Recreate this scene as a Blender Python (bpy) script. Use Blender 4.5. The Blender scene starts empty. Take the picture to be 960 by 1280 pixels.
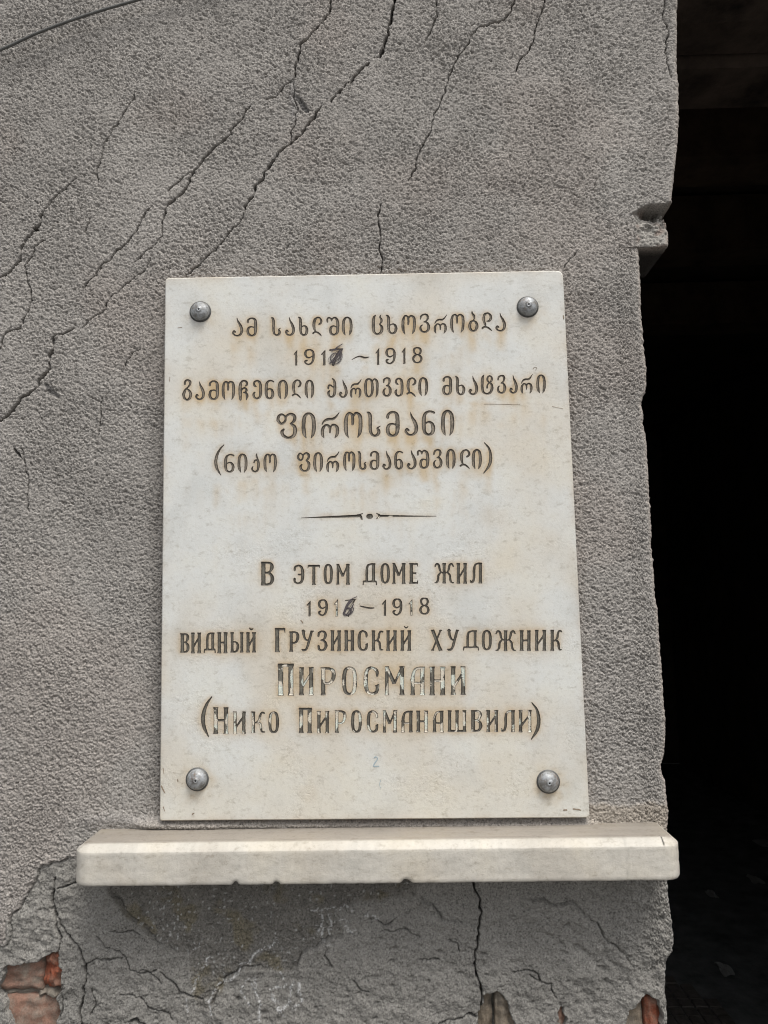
import bpy, math, random
import numpy as np
from mathutils import Vector, Matrix
from mathutils.geometry import delaunay_2d_cdt

random.seed(7)
S = bpy.context.scene
COL = S.collection

# ------------------------------------------------------------------ camera
YAW, PITCH, ROLL = 0.01911, 0.10815, 0.01779
CAM = np.array([0.0374, -0.940, 1.500])
FPX = 962.0                                    # focal length in photo pixels (960 x 1280)


def cam_matrix():
    cy, sy, cp, sp, cr, sr = (math.cos(YAW), math.sin(YAW), math.cos(PITCH), math.sin(PITCH), math.cos(ROLL), math.sin(ROLL))
    Rz = np.array([[cy, -sy, 0], [sy, cy, 0], [0, 0, 1]])
    Rx = np.array([[1, 0, 0], [0, cp, -sp], [0, sp, cp]])
    Ry = np.array([[cr, 0, sr], [0, 1, 0], [-sr, 0, cr]])
    return Rz @ Rx @ Ry                        # columns: right, forward, up


CM = cam_matrix()
cam = bpy.data.cameras.new('camera')
cam.sensor_fit = 'VERTICAL'
cam.sensor_height = 32.0
cam.sensor_width = 24.0
cam.lens = 32.0 * FPX / 1280.0
cam.clip_start = 0.02
cam.clip_end = 2000
camo = bpy.data.objects.new('camera', cam)
COL.objects.link(camo)
r, f, u = CM[:, 0], CM[:, 1], CM[:, 2]
camo.matrix_world = Matrix(((r[0], u[0], -f[0], CAM[0]), (r[1], u[1], -f[1], CAM[1]), (r[2], u[2], -f[2], CAM[2]), (0, 0, 0, 1)))
S.camera = camo

# ------------------------------------------------------------------ light
SUN_ELEV, SUN_AZ = math.radians(63), math.radians(150)      # azimuth clockwise from +y (into the wall)
w = bpy.data.worlds.new('World')
S.world = w
w.use_nodes = True
nt = w.node_tree
nt.nodes.clear()
sky = nt.nodes.new('ShaderNodeTexSky')
sky.sky_type = 'NISHITA'
sky.sun_disc = False
sky.sun_elevation = SUN_ELEV
sky.sun_rotation = SUN_AZ
sky.air_density = 1.0
sky.dust_density = 4.0
hs = nt.nodes.new('ShaderNodeHueSaturation')                # overcast: pale, nearly grey sky
hs.inputs['Saturation'].default_value = 0.22
bg = nt.nodes.new('ShaderNodeBackground')
bg.inputs['Strength'].default_value = 0.13
wo = nt.nodes.new('ShaderNodeOutputWorld')
nt.links.new(sky.outputs[0], hs.inputs['Color'])
nt.links.new(hs.outputs[0], bg.inputs[0])
nt.links.new(bg.outputs[0], wo.inputs[0])
sl = bpy.data.lights.new('sun', 'SUN')
sl.energy = 1.5 * 1.06
sl.angle = math.radians(22)
sl.color = (1.0, 0.955, 0.90)
so = bpy.data.objects.new('sun', sl)
COL.objects.link(so)
d = Vector((math.sin(SUN_AZ) * math.cos(SUN_ELEV), math.cos(SUN_AZ) * math.cos(SUN_ELEV), math.sin(SUN_ELEV)))
so.rotation_euler = (-d).to_track_quat('-Z', 'Y').to_euler()
S.view_settings.view_transform = 'Standard'
S.view_settings.look = 'None'
S.view_settings.gamma = 1
S.view_settings.exposure = 0.55
S.cycles.filter_width = 1.05


# ------------------------------------------------------------------ helpers
def px2w(px, py, yp=0.0):
    """photo pixel -> point on the plane y = yp (a plane of the building)"""
    px = np.asarray(px, float); py = np.asarray(py, float)
    dx, dz = (px - 480) / FPX, (640 - py) / FPX
    dirs = dx[..., None] * CM[:, 0] + CM[:, 1] + dz[..., None] * CM[:, 2]
    t = (yp - CAM[1]) / dirs[..., 1]
    return CAM + dirs * t[..., None]


def pxfloor(px, py, zp=0.0):
    dx, dz = (px - 480) / FPX, (640 - py) / FPX
    dr = dx * CM[:, 0] + CM[:, 1] + dz * CM[:, 2]
    return CAM + dr * ((zp - CAM[2]) / dr[2])


def w2px(P):
    v = (P - CAM) @ CM
    return np.stack([480 + FPX * v[..., 0] / v[..., 1], 640 - FPX * v[..., 2] / v[..., 1]], -1)


def perlin(x, y, scale, seed):
    rs = np.random.RandomState(seed)
    N = 256
    g = rs.rand(N, N) * 2 * np.pi
    gx, gy = np.cos(g), np.sin(g)
    x = x / scale + 50.37; y = y / scale + 71.13
    xi, yi = np.floor(x).astype(np.int64), np.floor(y).astype(np.int64)
    xf, yf = x - xi, y - yi
    a, b, a1, b1 = xi % N, yi % N, (xi + 1) % N, (yi + 1) % N
    ux, uy = xf * xf * xf * (xf * (xf * 6 - 15) + 10), yf * yf * yf * (yf * (yf * 6 - 15) + 10)
    n00 = gx[a, b] * xf + gy[a, b] * yf
    n10 = gx[a1, b] * (xf - 1) + gy[a1, b] * yf
    n01 = gx[a, b1] * xf + gy[a, b1] * (yf - 1)
    n11 = gx[a1, b1] * (xf - 1) + gy[a1, b1] * (yf - 1)
    return ((n00 * (1 - ux) + n10 * ux) * (1 - uy) + (n01 * (1 - ux) + n11 * ux) * uy) * 1.5


def fbm(x, y, scale, seed, oct=4, gain=0.5):
    s, a, t = 0, 1, 0
    for k in range(oct):
        s = s + a * perlin(x, y, scale / 2 ** k, seed + k * 13); t += a; a *= gain
    return s / t * 1.4


def sst(a, b, v):
    t = np.clip((v - a) / (b - a), 0, 1)
    return t * t * (3 - 2 * t)


def np_mesh(name, co, quads, mat=None, parent=None, smooth=False, attrs=None, faces_n=4):
    me = bpy.data.meshes.new(name)
    co = np.ascontiguousarray(co, dtype=np.float32)
    quads = np.ascontiguousarray(quads, dtype=np.int32)
    nq = len(quads)
    me.vertices.add(len(co)); me.vertices.foreach_set('co', co.ravel())
    me.loops.add(nq * faces_n); me.loops.foreach_set('vertex_index', quads.ravel())
    me.polygons.add(nq)
    me.polygons.foreach_set('loop_start', np.arange(nq, dtype=np.int32) * faces_n)
    me.polygons.foreach_set('use_smooth', np.full(nq, smooth))
    me.update(calc_edges=True)
    for k, v in (attrs or {}).items():
        if v.ndim == 2:
            a = me.attributes.new(k, 'FLOAT_COLOR', 'POINT')
            c = np.ones((len(co), 4), np.float32); c[:, :3] = v
            a.data.foreach_set('color', c.ravel())
        else:
            a = me.attributes.new(k, 'FLOAT', 'POINT')
            a.data.foreach_set('value', v.astype(np.float32))
    if mat: me.materials.append(mat)
    o = bpy.data.objects.new(name, me)
    COL.objects.link(o)
    if parent: o.parent = parent
    return o


def py_mesh(name, verts, faces, mat=None, parent=None, smooth=False):
    me = bpy.data.meshes.new(name)
    me.from_pydata([tuple(v) for v in verts], [], faces)
    if smooth:
        for p in me.polygons: p.use_smooth = True
    if mat: me.materials.append(mat)
    me.update()
    o = bpy.data.objects.new(name, me)
    COL.objects.link(o)
    if parent: o.parent = parent
    return o


def box_vf(x0, x1, y0, y1, z0, z1):
    v = [(x, y, z) for x in (x0, x1) for y in (y0, y1) for z in (z0, z1)]
    fc = [(0, 1, 3, 2), (4, 6, 7, 5), (0, 4, 5, 1), (2, 3, 7, 6), (0, 2, 6, 4), (1, 5, 7, 3)]
    return v, fc


def box(name, x0, x1, y0, y1, z0, z1, mat, parent=None):
    v, fc = box_vf(x0, x1, y0, y1, z0, z1)
    return py_mesh(name, v, fc, mat, parent)


def thing(name, label, cat, loc=(0, 0, 0), group=None):
    o = bpy.data.objects.new(name, None); COL.objects.link(o)
    o.empty_display_size = 0.05
    o['label'] = label; o['category'] = cat
    if group: o['group'] = group
    return o


def tag(o, label=None, cat=None, group=None, kind=None):
    if label: o['label'] = label
    if cat: o['category'] = cat
    if group: o['group'] = group
    if kind: o['kind'] = kind
    return o


# ------------------------------------------------------------------ materials
class Mt:
    def __init__(self, name, rough=0.9, spec=0.3):
        self.m = bpy.data.materials.new(name); self.m.use_nodes = True
        self.t = self.m.node_tree; self.b = self.t.nodes['Principled BSDF']
        self.b.inputs['Roughness'].default_value = rough
        self.b.inputs['Specular IOR Level'].default_value = spec

    def n(self, k, **kw):
        n = self.t.nodes.new(k)
        for a, b in kw.items():
            if hasattr(n, a): setattr(n, a, b)
            else: n.inputs[a.replace('_', ' ')].default_value = b
        return n

    def l(self, a, b): self.t.links.new(a, b)

    def pos(self):
        return self.n('ShaderNodeNewGeometry').outputs['Position']

    def noise(self, scale, detail=3, rough=0.55, vec=None):
        n = self.n('ShaderNodeTexNoise'); n.inputs['Scale'].default_value = scale
        n.inputs['Detail'].default_value = detail; n.inputs['Roughness'].default_value = rough
        self.l(vec or self.pos(), n.inputs['Vector'])
        return n.outputs['Fac']

    def ramp(self, fac, stops):
        n = self.n('ShaderNodeValToRGB'); e = n.color_ramp.elements
        while len(e) < len(stops): e.new(0.5)
        for i, (p, c) in enumerate(stops):
            e[i].position = p; e[i].color = (c if len(c) == 4 else (*c, 1)) if not isinstance(c, (int, float)) else (c, c, c, 1)
        self.l(fac, n.inputs[0])
        return n.outputs[0]

    def mix(self, a, b, fac, mode='MIX'):
        n = self.n('ShaderNodeMix'); n.data_type = 'RGBA'; n.blend_type = mode
        for q, v in ((0, fac), (6, a), (7, b)):
            s = n.inputs[q]
            if isinstance(v, (int, float)): s.default_value = v if q == 0 else (v, v, v, 1)
            elif isinstance(v, tuple): s.default_value = (*v, 1)
            else: self.l(v, s)
        return n.outputs[2]

    def bump(self, h, strength=0.5, dist=0.001, nrm=None):
        n = self.n('ShaderNodeBump'); n.inputs['Strength'].default_value = strength; n.inputs['Distance'].default_value = dist
        self.l(h, n.inputs['Height'])
        if nrm: self.l(nrm, n.inputs['Normal'])
        return n.outputs[0]

    def attr(self, name, fac=False):
        n = self.n('ShaderNodeAttribute'); n.attribute_name = name
        return n.outputs['Fac' if fac else 'Color']

    def out(self, col=None, nrm=None, rough=None):
        if col is not None:
            if isinstance(col, tuple): self.b.inputs['Base Color'].default_value = (*col, 1)
            else: self.l(col, self.b.inputs['Base Color'])
        if nrm is not None: self.l(nrm, self.b.inputs['Normal'])
        if rough is not None: self.l(rough, self.b.inputs['Roughness'])
        return self.m


def mat_plaster():
    t = Mt('cement_plaster', 0.95, 0.12)
    c = t.attr('tint')
    fine = t.ramp(t.noise(900, 4, 0.7), [(0.28, 0.50), (0.5, 0.97), (0.70, 1.40)])
    spk = t.ramp(t.noise(430, 3, 0.65), [(0.33, 0.45), (0.45, 0.95), (0.70, 1.22)])
    c = t.mix(c, fine, 1.0, 'MULTIPLY'); c = t.mix(c, spk, 1.0, 'MULTIPLY')
    nb = t.bump(t.noise(650, 4, 0.75), 0.75, 0.0012)
    return t.out(c, nb)


def mat_marble():
    t = Mt('marble', 0.5, 0.35)
    c = t.attr('tint')
    cloud = t.ramp(t.noise(14, 6, 0.62), [(0.3, (0.88, 0.888, 0.895)), (0.5, (1, 1, 1)), (0.72, (1.04, 1.02, 0.97))])
    c = t.mix(c, cloud, 1.0, 'MULTIPLY')
    mp = t.n('ShaderNodeMapping'); mp.inputs['Scale'].default_value = (1, 1, 1.6); t.l(t.pos(), mp.inputs['Vector'])
    veins = t.ramp(t.noise(75, 6, 0.72, mp.outputs[0]), [(0.34, (0.80, 0.785, 0.76)), (0.45, (1, 1, 1)), (1.0, (1, 1, 1))])
    c = t.mix(c, veins, 1.0, 'MULTIPLY')
    c = t.mix(c, t.ramp(t.noise(260, 4, 0.75), [(0.30, (0.88, 0.865, 0.84)), (0.46, (1, 1, 1)), (0.75, (1.03, 1.03, 1.03))]), 1.0, 'MULTIPLY')
    pits = t.ramp(t.noise(300, 5, 0.7), [(0.30, (0.52, 0.46, 0.38)), (0.42, (1, 1, 1)), (1, (1, 1, 1))])
    er = t.attr('erosion', True)
    pm = t.mix((1, 1, 1), pits, er)
    c = t.mix(c, pm, 1.0, 'MULTIPLY')
    b1 = t.bump(t.noise(330, 4, 0.7), 0.35, 0.0006)
    b2n = t.n('ShaderNodeBump'); b2n.inputs['Distance'].default_value = 0.0012
    t.l(er, b2n.inputs['Strength']); t.l(t.noise(190, 5, 0.7), b2n.inputs['Height']); t.l(b1, b2n.inputs['Normal'])
    return t.out(c, b2n.outputs[0])


def mat_letter():
    t = Mt('engraving_paint', 0.6, 0.3)
    c = t.attr('tint')
    v = t.ramp(t.noise(700, 3, 0.7), [(0.3, 0.6), (0.5, 1.0), (0.75, 1.35)])
    c = t.mix(c, v, 1.0, 'MULTIPLY')
    return t.out(c, t.bump(t.noise(600, 3, 0.7), 0.6, 0.0008))


def mat_plain(name, col, rough=0.8, sc=120, amt=0.3, bd=0.001, metal=0.0, bs=0.4):
    t = Mt(name, rough, 0.3)
    t.b.inputs['Metallic'].default_value = metal
    v = t.ramp(t.noise(sc, 5, 0.65), [(0.3, 1 - amt), (0.5, 1.0), (0.75, 1 + amt)])
    c = t.mix(col, v, 1.0, 'MULTIPLY')
    return t.out(c, t.bump(t.noise(sc * 2.5, 4, 0.7), bs, bd))


def mat_brick(name, a, b, mortar):
    t = Mt(name, 0.95, 0.15)
    c = t.mix(a, b, t.ramp(t.noise(70, 4, 0.6), [(0.35, 0.0), (0.65, 1.0)]))
    c = t.mix(c, mortar, t.ramp(t.noise(45, 6, 0.7), [(0.44, 0.0), (0.60, 0.85)]))
    v = t.ramp(t.noise(500, 3, 0.7), [(0.3, 0.7), (0.5, 1.0), (0.75, 1.3)])
    c = t.mix(c, v, 1.0, 'MULTIPLY')
    return t.out(c, t.bump(t.noise(400, 5, 0.75), 0.7, 0.0012))


M_PL = mat_plaster()
M_MB = mat_marble()
M_LT = mat_letter()
M_BOLT = mat_plain('galvanised_steel', (0.23, 0.245, 0.255), 0.5, 220, 0.35, 0.0005, 0.55)
def mat_bolt():
    t = Mt('weathered_zinc', 0.55, 0.4)
    t.b.inputs['Metallic'].default_value = 0.45
    c = t.mix((0.36, 0.375, 0.385), (0.19, 0.185, 0.175), t.ramp(t.noise(140, 5, 0.7), [(0.42, 0.0), (0.62, 1.0)]))
    c = t.mix(c, (0.17, 0.105, 0.06), t.ramp(t.noise(90, 6, 0.75), [(0.55, 0.0), (0.68, 0.7)]))
    return t.out(c, t.bump(t.noise(500, 4, 0.7), 0.6, 0.0006), t.ramp(t.noise(200, 3, 0.6), [(0.3, 0.35), (0.7, 0.8)]))


M_BOLT = mat_bolt()
M_WASH = mat_plain('shaded_washer_steel', (0.13, 0.13, 0.125), 0.6, 220, 0.35, 0.0005, 0.5)  # tone darkened to paint contact shade round the bolts
M_CABLE = mat_plain('cable_sheath', (0.10, 0.10, 0.095), 0.6, 200, 0.2, 0.0003)
M_PEN = mat_plain('pen_ink', (0.075, 0.065, 0.07), 0.6, 900, 0.5, 0.0002)
M_PENP = mat_plain('blue_pencil', (0.34, 0.42, 0.45), 0.8, 900, 0.4, 0.0002)
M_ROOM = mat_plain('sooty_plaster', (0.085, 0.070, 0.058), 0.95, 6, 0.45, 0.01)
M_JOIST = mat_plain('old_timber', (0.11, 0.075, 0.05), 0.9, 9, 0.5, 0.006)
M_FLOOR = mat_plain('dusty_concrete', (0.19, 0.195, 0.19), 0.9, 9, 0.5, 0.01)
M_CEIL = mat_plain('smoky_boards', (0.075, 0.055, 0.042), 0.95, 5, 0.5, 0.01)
M_TILE = mat_plain('worn_tile', (0.17, 0.15, 0.135), 0.8, 30, 0.4, 0.004)
M_STREET = mat_plain('street_paving', (0.14, 0.135, 0.13), 0.9, 4, 0.25, 0.01)
M_PAPER = mat_plain('crumpled_paper', (0.48, 0.48, 0.46), 0.8, 80, 0.1, 0.001)

# ------------------------------------------------------------------ ground, street
box('street', -60, 60, -80, -0.0, -0.3, 0.0, M_STREET)['kind'] = 'structure'

# ------------------------------------------------------------------ THE WALL : height field
PLY = -0.014                                            # front plane of the plaque
PC = px2w([206, 704, 737.5, 199], [347, 337.5, 1022.5, 1026.5], PLY)   # plaque corners TL TR BR BL

wall = thing('plastered_wall', 'grey roughcast wall with diagonal cracks and a broken edge beside the dark doorway', 'wall')


def poly_w(pts):
    a = np.array(pts, float)
    p = px2w(a[:, 0], a[:, 1], 0.0)
    return p[:, [0, 2]]


def jitter(p, amp, rs, n=3):
    for _ in range(n):
        q = [p[0]]
        for a, b in zip(p[:-1], p[1:]):
            dv = b - a; L = np.hypot(*dv)
            if L > 0.002:
                m = (a + b) / 2 + np.array([-dv[1], dv[0]]) / (L + 1e-9) * rs.normal(0, amp * L)
                q += [m, b]
            else: q.append(b)
        p = np.array(q)
    return p


def seg_dist(X, Z, p):
    """distance to polyline and arc parameter 0..1"""
    best = np.full(X.shape, 1e9); par = np.zeros(X.shape); side = np.zeros(X.shape)
    L = np.concatenate([[0], np.cumsum(np.hypot(*(p[1:] - p[:-1]).T))]); T = L[-1]
    for i in range(len(p) - 1):
        a, b = p[i], p[i + 1]; dv = b - a; l2 = dv @ dv + 1e-12
        t = np.clip(((X - a[0]) * dv[0] + (Z - a[1]) * dv[1]) / l2, 0, 1)
        dx, dz = X - a[0] - t * dv[0], Z - a[1] - t * dv[1]
        dd = np.hypot(dx, dz); m = dd < best
        best[m] = dd[m]; par[m] = ((L[i] + t * (L[i + 1] - L[i])) / T)[m]
        side[m] = np.sign(dv[0] * dz - dv[1] * dx)[m]
    return best, par, side


def inside(X, Z, p):
    r_ = np.zeros(X.shape, bool)
    n = len(p)
    for i in range(n):
        x0, z0 = p[i]; x1, z1 = p[(i + 1) % n]
        c = ((z0 > Z) != (z1 > Z)) & (X < (x1 - x0) * (Z - z0) / (z1 - z0 + 1e-15) + x0)
        r_ ^= c
    return r_


def sd_poly(X, Z, p):
    dd, _, _ = seg_dist(X, Z, np.vstack([p, p[:1]]))
    return np.where(inside(X, Z, p), -dd, dd)


# (points, width mm, depth mm)
CRACKS = [
    ([(414, -12), (413, 0), (400, 30), (388, 43), (376, 54), (372, 75), (368, 97)], 1.5, 6),
    ([(368, 97), (367, 110), (366, 122), (369, 150), (368, 157), (363, 178)], 0.8, 3),
    ([(368, 97), (360, 104), (352, 112), (344, 122), (333, 124)], 1.0, 3),
    ([(312, 132), (310, 135), (295, 155), (278, 176), (262, 190), (248, 208), (240, 217), (237, 228), (228, 242), (218, 250), (206, 262), (202, 278)], 1.6, 6),
    ([(202, 278), (203, 295), (190, 310), (168, 328)], 0.8, 2.5),
    ([(240, 215), (225, 226), (210, 238)], 1.2, 4),
    ([(190, 258), (176, 275), (170, 290), (160, 302), (146, 312), (138, 325), (125, 335), (112, 350), (103, 360)], 1.2, 5),
    ([(402, 132), (385, 155), (365, 178), (347, 192), (338, 205), (330, 222), (318, 240), (306, 258), (303, 272)], 1.8, 8),
    ([(303, 272), (290, 285), (275, 305), (262, 318), (250, 332), (233, 344)], 1.3, 5),
    ([(414, 127), (420, 118), (428, 112)], 2.0, 6), ([(430, 109), (436, 103)], 1.0, 4),
    ([(438, 104), (443, 96), (450, 88), (461, 79)], 2.0, 7),
    ([(475, 71), (478, 62), (481, 56)], 3.4, 10),
    ([(480, 57), (484, 45), (486, 30), (490, 12), (493, -12)], 2.2, 10),
    ([(168, 115), (158, 135), (150, 150), (142, 158), (137, 170), (128, 188), (124, 205), (122, 230)], 1.1, 4),
    ([(80, 236), (68, 246), (55, 262), (50, 278), (43, 286), (32, 297), (26, 312), (25, 325), (8, 342), (-8, 352)], 1.4, 6),
    ([(56, 300), (43, 308), (40, 320), (30, 332), (33, 345), (38, 360), (37, 382), (33, 392), (28, 400), (25, 410), (8, 415), (0, 435), (-10, 450)], 1.3, 5),
    ([(95, 222), (80, 236)], 0.8, 2.5), ([(112, 272), (106, 290)], 0.9, 3),
    ([(41, 284), (45, 287)], 3.6, 8),
    ([(-12, 527), (0, 525), (8, 520), (18, 508), (27, 497), (45, 485), (52, 472), (61, 460), (65, 440), (66, 421)], 2.0, 9),
    ([(66, 421), (80, 418), (93, 410)], 0.9, 3), ([(103, 410), (112, 400), (122, 393), (132, 386), (133, 379)], 1.1, 4),
    ([(133, 379), (150, 362), (170, 345), (188, 322)], 0.7, 2),
    ([(544, -10), (545, 0), (547, 20), (540, 35), (532, 50)], 1.0, 4),
    ([(646, -10), (644, 0), (638, 15), (625, 27), (605, 32), (598, 34)], 1.3, 5),
    ([(598, 34), (588, 45), (580, 62), (568, 80), (560, 95), (557, 115), (548, 135), (540, 152), (535, 170), (525, 190), (515, 215), (510, 225)], 0.9, 3.5),
    ([(682, -8), (681, 2), (675, 20), (668, 45), (660, 65), (648, 78), (645, 90)], 1.1, 4),
    ([(476, 255), (475, 290), (474, 310), (476, 341)], 1.1, 4),
    ([(830, -10), (831, 10), (833, 50), (833, 78), (840, 97)], 1.1, 4),
    ([(722, 312), (715, 322), (705, 335)], 0.4, 1.5),
    ([(25, 560), (32, 580), (35, 598), (33, 620), (36, 640)], 0.8, 2.5), ([(17, 560), (27, 572)], 1.6, 3),
    ([(176, 437), (165, 442), (158, 452), (154, 462)], 0.7, 2.5),
    ([(128, 497), (126, 520), (122, 545)], 0.7, 2),
    # below the sill
    ([(100, 1101), (85, 1107), (72, 1111)], 1.3, 5),
    ([(69, 1097), (66, 1115), (64, 1128), (68, 1142), (75, 1157), (82, 1166), (95, 1180), (100, 1190), (103, 1200), (107, 1205), (107, 1225), (103, 1238), (102, 1252), (101, 1275), (98, 1296)], 1.7, 7),
    ([(107, 1205), (125, 1202), (140, 1200), (152, 1198)], 1.4, 5),
    ([(68, 1142), (70, 1160), (76, 1172), (75, 1183), (72, 1192)], 1.6, 5),
    ([(79, 1230), (78, 1250), (74, 1275)], 0.9, 3),
    ([(200, 1215), (207, 1222), (222, 1232), (226, 1240), (240, 1245), (254, 1250)], 1.2, 4),
    ([(178, 1210), (196, 1222), (202, 1230)], 0.9, 3),
    ([(136, 1165), (150, 1166), (165, 1163), (175, 1168)], 0.9, 3),
    ([(120, 1172), (130, 1185), (148, 1190), (158, 1198), (162, 1212), (178, 1215), (196, 1212)], 1.0, 3.5),
    ([(150, 1243), (165, 1244), (178, 1250), (190, 1262), (206, 1265), (216, 1275)], 1.0, 3.5),
    ([(160, 1278), (170, 1274), (182, 1282)], 3.5, 5), ([(115, 1235), (120, 1255), (112, 1270)], 0.8, 2.5),
    ([(590, 1096), (594, 1115), (600, 1130), (600, 1150), (597, 1175), (595, 1200), (596, 1222), (602, 1240), (602, 1256), (598, 1272), (597, 1296)], 2.0, 9),
    ([(548, 1281), (562, 1276), (580, 1271), (597, 1272)], 1.4, 4),
    ([(523, 1200), (535, 1201), (548, 1200)], 1.5, 3), ([(410, 1185), (405, 1195), (415, 1210)], 0.8, 2),
    ([(560, 1175), (572, 1180), (574, 1190)], 0.8, 2.5), ([(470, 1150), (480, 1158), (492, 1150)], 0.7, 2),
    ([(440, 1225), (450, 1238), (462, 1240)], 0.8, 2.2), ([(476, 1165), (500, 1162), (525, 1172)], 0.7, 2),
    ([(662, 1218), (672, 1225), (690, 1230), (697, 1250)], 0.8, 2.5), ([(640, 1215), (668, 1214), (676, 1226)], 0.9, 2.5),
]
# edges between plaster coats: polyline, step height mm (plus side sinks), falloff mm on the high side
STEPS = [
    ([(96, 1074), (75, 1077), (55, 1080), (48, 1086), (44, 1100), (35, 1115), (28, 1128), (15, 1140), (12, 1150), (12, 1170), (5, 1183), (-6, 1187)], 2.6, 1),
    ([(133, 1112), (150, 1130), (155, 1142), (166, 1150), (178, 1157), (186, 1168), (195, 1178), (215, 1188), (232, 1192)], 3.4, 1),
    ([(262, 1262), (272, 1240), (285, 1222), (298, 1212), (318, 1209), (335, 1213)], 3.2, 1),
    ([(366, 1214), (375, 1200), (378, 1192), (395, 1186), (402, 1177), (420, 1172)], 3.0, 1),
    ([(522, 1116), (526, 1128), (538, 1131), (546, 1140), (553, 1152), (560, 1153), (582, 1149)], 2.8, 1),
    ([(645, 1118), (665, 1127), (712, 1127), (722, 1135), (735, 1148), (748, 1156), (752, 1165), (758, 1177), (770, 1183), (782, 1195), (790, 1207), (795, 1219)], 3.2, 1),
]
R1 = poly_w([(133, 1112), (155, 1142), (186, 1168), (215, 1188), (236, 1192), (242, 1235), (248, 1262), (262, 1262), (285, 1222), (298, 1210), (340, 1212), (366, 1214), (378, 1192), (402, 1177), (425, 1165), (420, 1135), (520, 1118), (520, 1060), (130, 1060)])
R2 = poly_w([(645, 1118), (712, 1127), (735, 1148), (752, 1165), (770, 1183), (795, 1219), (838, 1205), (850, 1150), (850, 1080), (640, 1080)])
R3 = poly_w([(523, 1116), (526, 1128), (546, 1140), (556, 1153), (590, 1149), (590, 1090), (520, 1090)])
SMOOTH = poly_w([(-60, 1190), (5, 1183), (12, 1150), (28, 1128), (44, 1100), (48, 1086), (75, 1077), (110, 1072), (400, 1100), (900, 1100), (900, 1420), (-60, 1420)])
HOLE_A = poly_w([(3, 1214), (20, 1207), (30, 1204), (47, 1204), (55, 1196), (68, 1190), (73, 1190), (72, 1203), (76, 1222), (77, 1238), (74, 1260), (73, 1292), (30, 1300), (14, 1284), (5, 1255)])
HOLE_B = poly_w([(601, 1246), (609, 1241), (620, 1239), (631, 1248), (638, 1266), (646, 1300), (598, 1300), (598, 1274), (602, 1262)])
HOLE_C = poly_w([(772, 1300), (785, 1272), (796, 1257), (802, 1247), (823, 1249), (827, 1262), (828, 1300)])
HOLE_D = poly_w([(697, 1266), (706, 1262), (710, 1275), (703, 1288), (696, 1280)])
NOTCH = poly_w([(792, 266), (800, 260), (812, 256), (826, 255), (842, 252), (844, 312), (797, 309)])
GOUGES = [(poly_w([(366, 118), (374, 119), (388, 138), (384, 142), (376, 136)]), 2.2), (poly_w([(53, 478), (60, 479), (76, 495), (72, 498), (60, 492)]), 1.6)]
DIPS = [(722, 1185, 12, 6, 3.5), (738, 1197, 14, 6, 3), (752, 1210, 14, 6, 4), (700, 1182, 12, 7, 2.5), (765, 1203, 14, 5, 2.5), (757, 1225, 10, 12, 3), (728, 1240, 18, 8, 3),
        (745, 1270, 12, 10, 3), (705, 1262, 10, 8, 4), (686, 1170, 9, 4, 2.5), (104, 1212, 6, 7, 3), (790, 1235, 8, 5, 1.5), (812, 1247, 12, 3, 4), (829, 1150, 4, 12, 3), (640, 1150, 10, 5, 1.5)]

EDGE = [(-60, 845), (0, 847), (60, 847), (90, 846.5), (104, 849), (120, 849), (180, 848), (200, 845), (215, 844), (240, 841), (256, 839), (270, 837.5), (300, 836), (306, 836), (309, 835), (311, 799),
        (320, 799), (345, 800.5), (375, 801), (402, 802.5), (418, 804), (438, 805.5), (455, 807.5), (470, 808.5), (484, 809), (494, 806), (502, 802), (512, 803.5), (524, 804.5), (530, 803.5), (545, 807.5), (556, 808.5), (575, 810),
        (600, 811), (630, 813), (650, 814), (668, 816), (680, 815), (700, 817), (720, 818.5), (745, 819), (760, 822), (790, 824), (820, 826), (850, 828.5), (880, 830), (905, 832.5), (935, 831.5), (947, 830), (958, 826.5),
        (968, 828.5), (978, 832), (1000, 833.5), (1012, 835), (1040, 834.5), (1105, 836), (1125, 836.5), (1140, 838), (1160, 840), (1178, 842), (1188, 840), (1198, 835), (1208, 832), (1225, 832), (1240, 831), (1256, 833), (1280, 833.5), (1360, 836)]
ea = np.array(EDGE, float)
ew = px2w(ea[:, 1], ea[:, 0], 0.004)
ez, ex = ew[::-1, 2], ew[::-1, 0]

zt = px2w(480, -25)[2]; zb = px2w(480, 1310)[2]
xl = px2w(-22, 640)[0]
xr = 0.318
SP = 0.00096
zs = np.arange(zb, zt, SP)
zs = np.concatenate([[0.0, 0.3, 0.55, 0.75, zb - 0.03, zb - 0.01], zs, [zt + 0.01, zt + 0.03, 2.42]])
xs = np.arange(xl, xr, SP)
xs = np.concatenate([xl - np.array([2.6, 1.6, 0.9, 0.4, 0.15, 0.05, 0.015]), xs])
edge = np.interp(zs, ez, ex)
edge_j = perlin(zs * 1.0, zs * 0 + 3.3, 0.006, 5) * 0.0009 + perlin(zs, zs * 0 + 1.7, 0.0028, 6) * 0.0006
edge = edge + edge_j
back_edge = np.interp(zs, ez, np.where(ex > 0.38, 0.31, ex)) if False else None
NE = 78
tt = (np.arange(1, NE + 1) / NE)
X = np.empty((len(zs), len(xs) + NE)); X[:, :len(xs)] = xs[None, :]
X[:, len(xs):] = xs[-1] + (edge[:, None] - xs[-1]) * tt[None, :]
Z = np.repeat(zs[:, None], X.shape[1], 1)
x, z = X.ravel(), Z.ravel()
DE = (np.repeat(edge[:, None], X.shape[1], 1).ravel() - x)          # distance to the corner


def near(p, mrg):
    return np.where((x > p[:, 0].min() - mrg) & (x < p[:, 0].max() + mrg) & (z > p[:, 1].min() - mrg) & (z < p[:, 1].max() + mrg))[0]


rs = np.random.RandomState(11)
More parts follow.
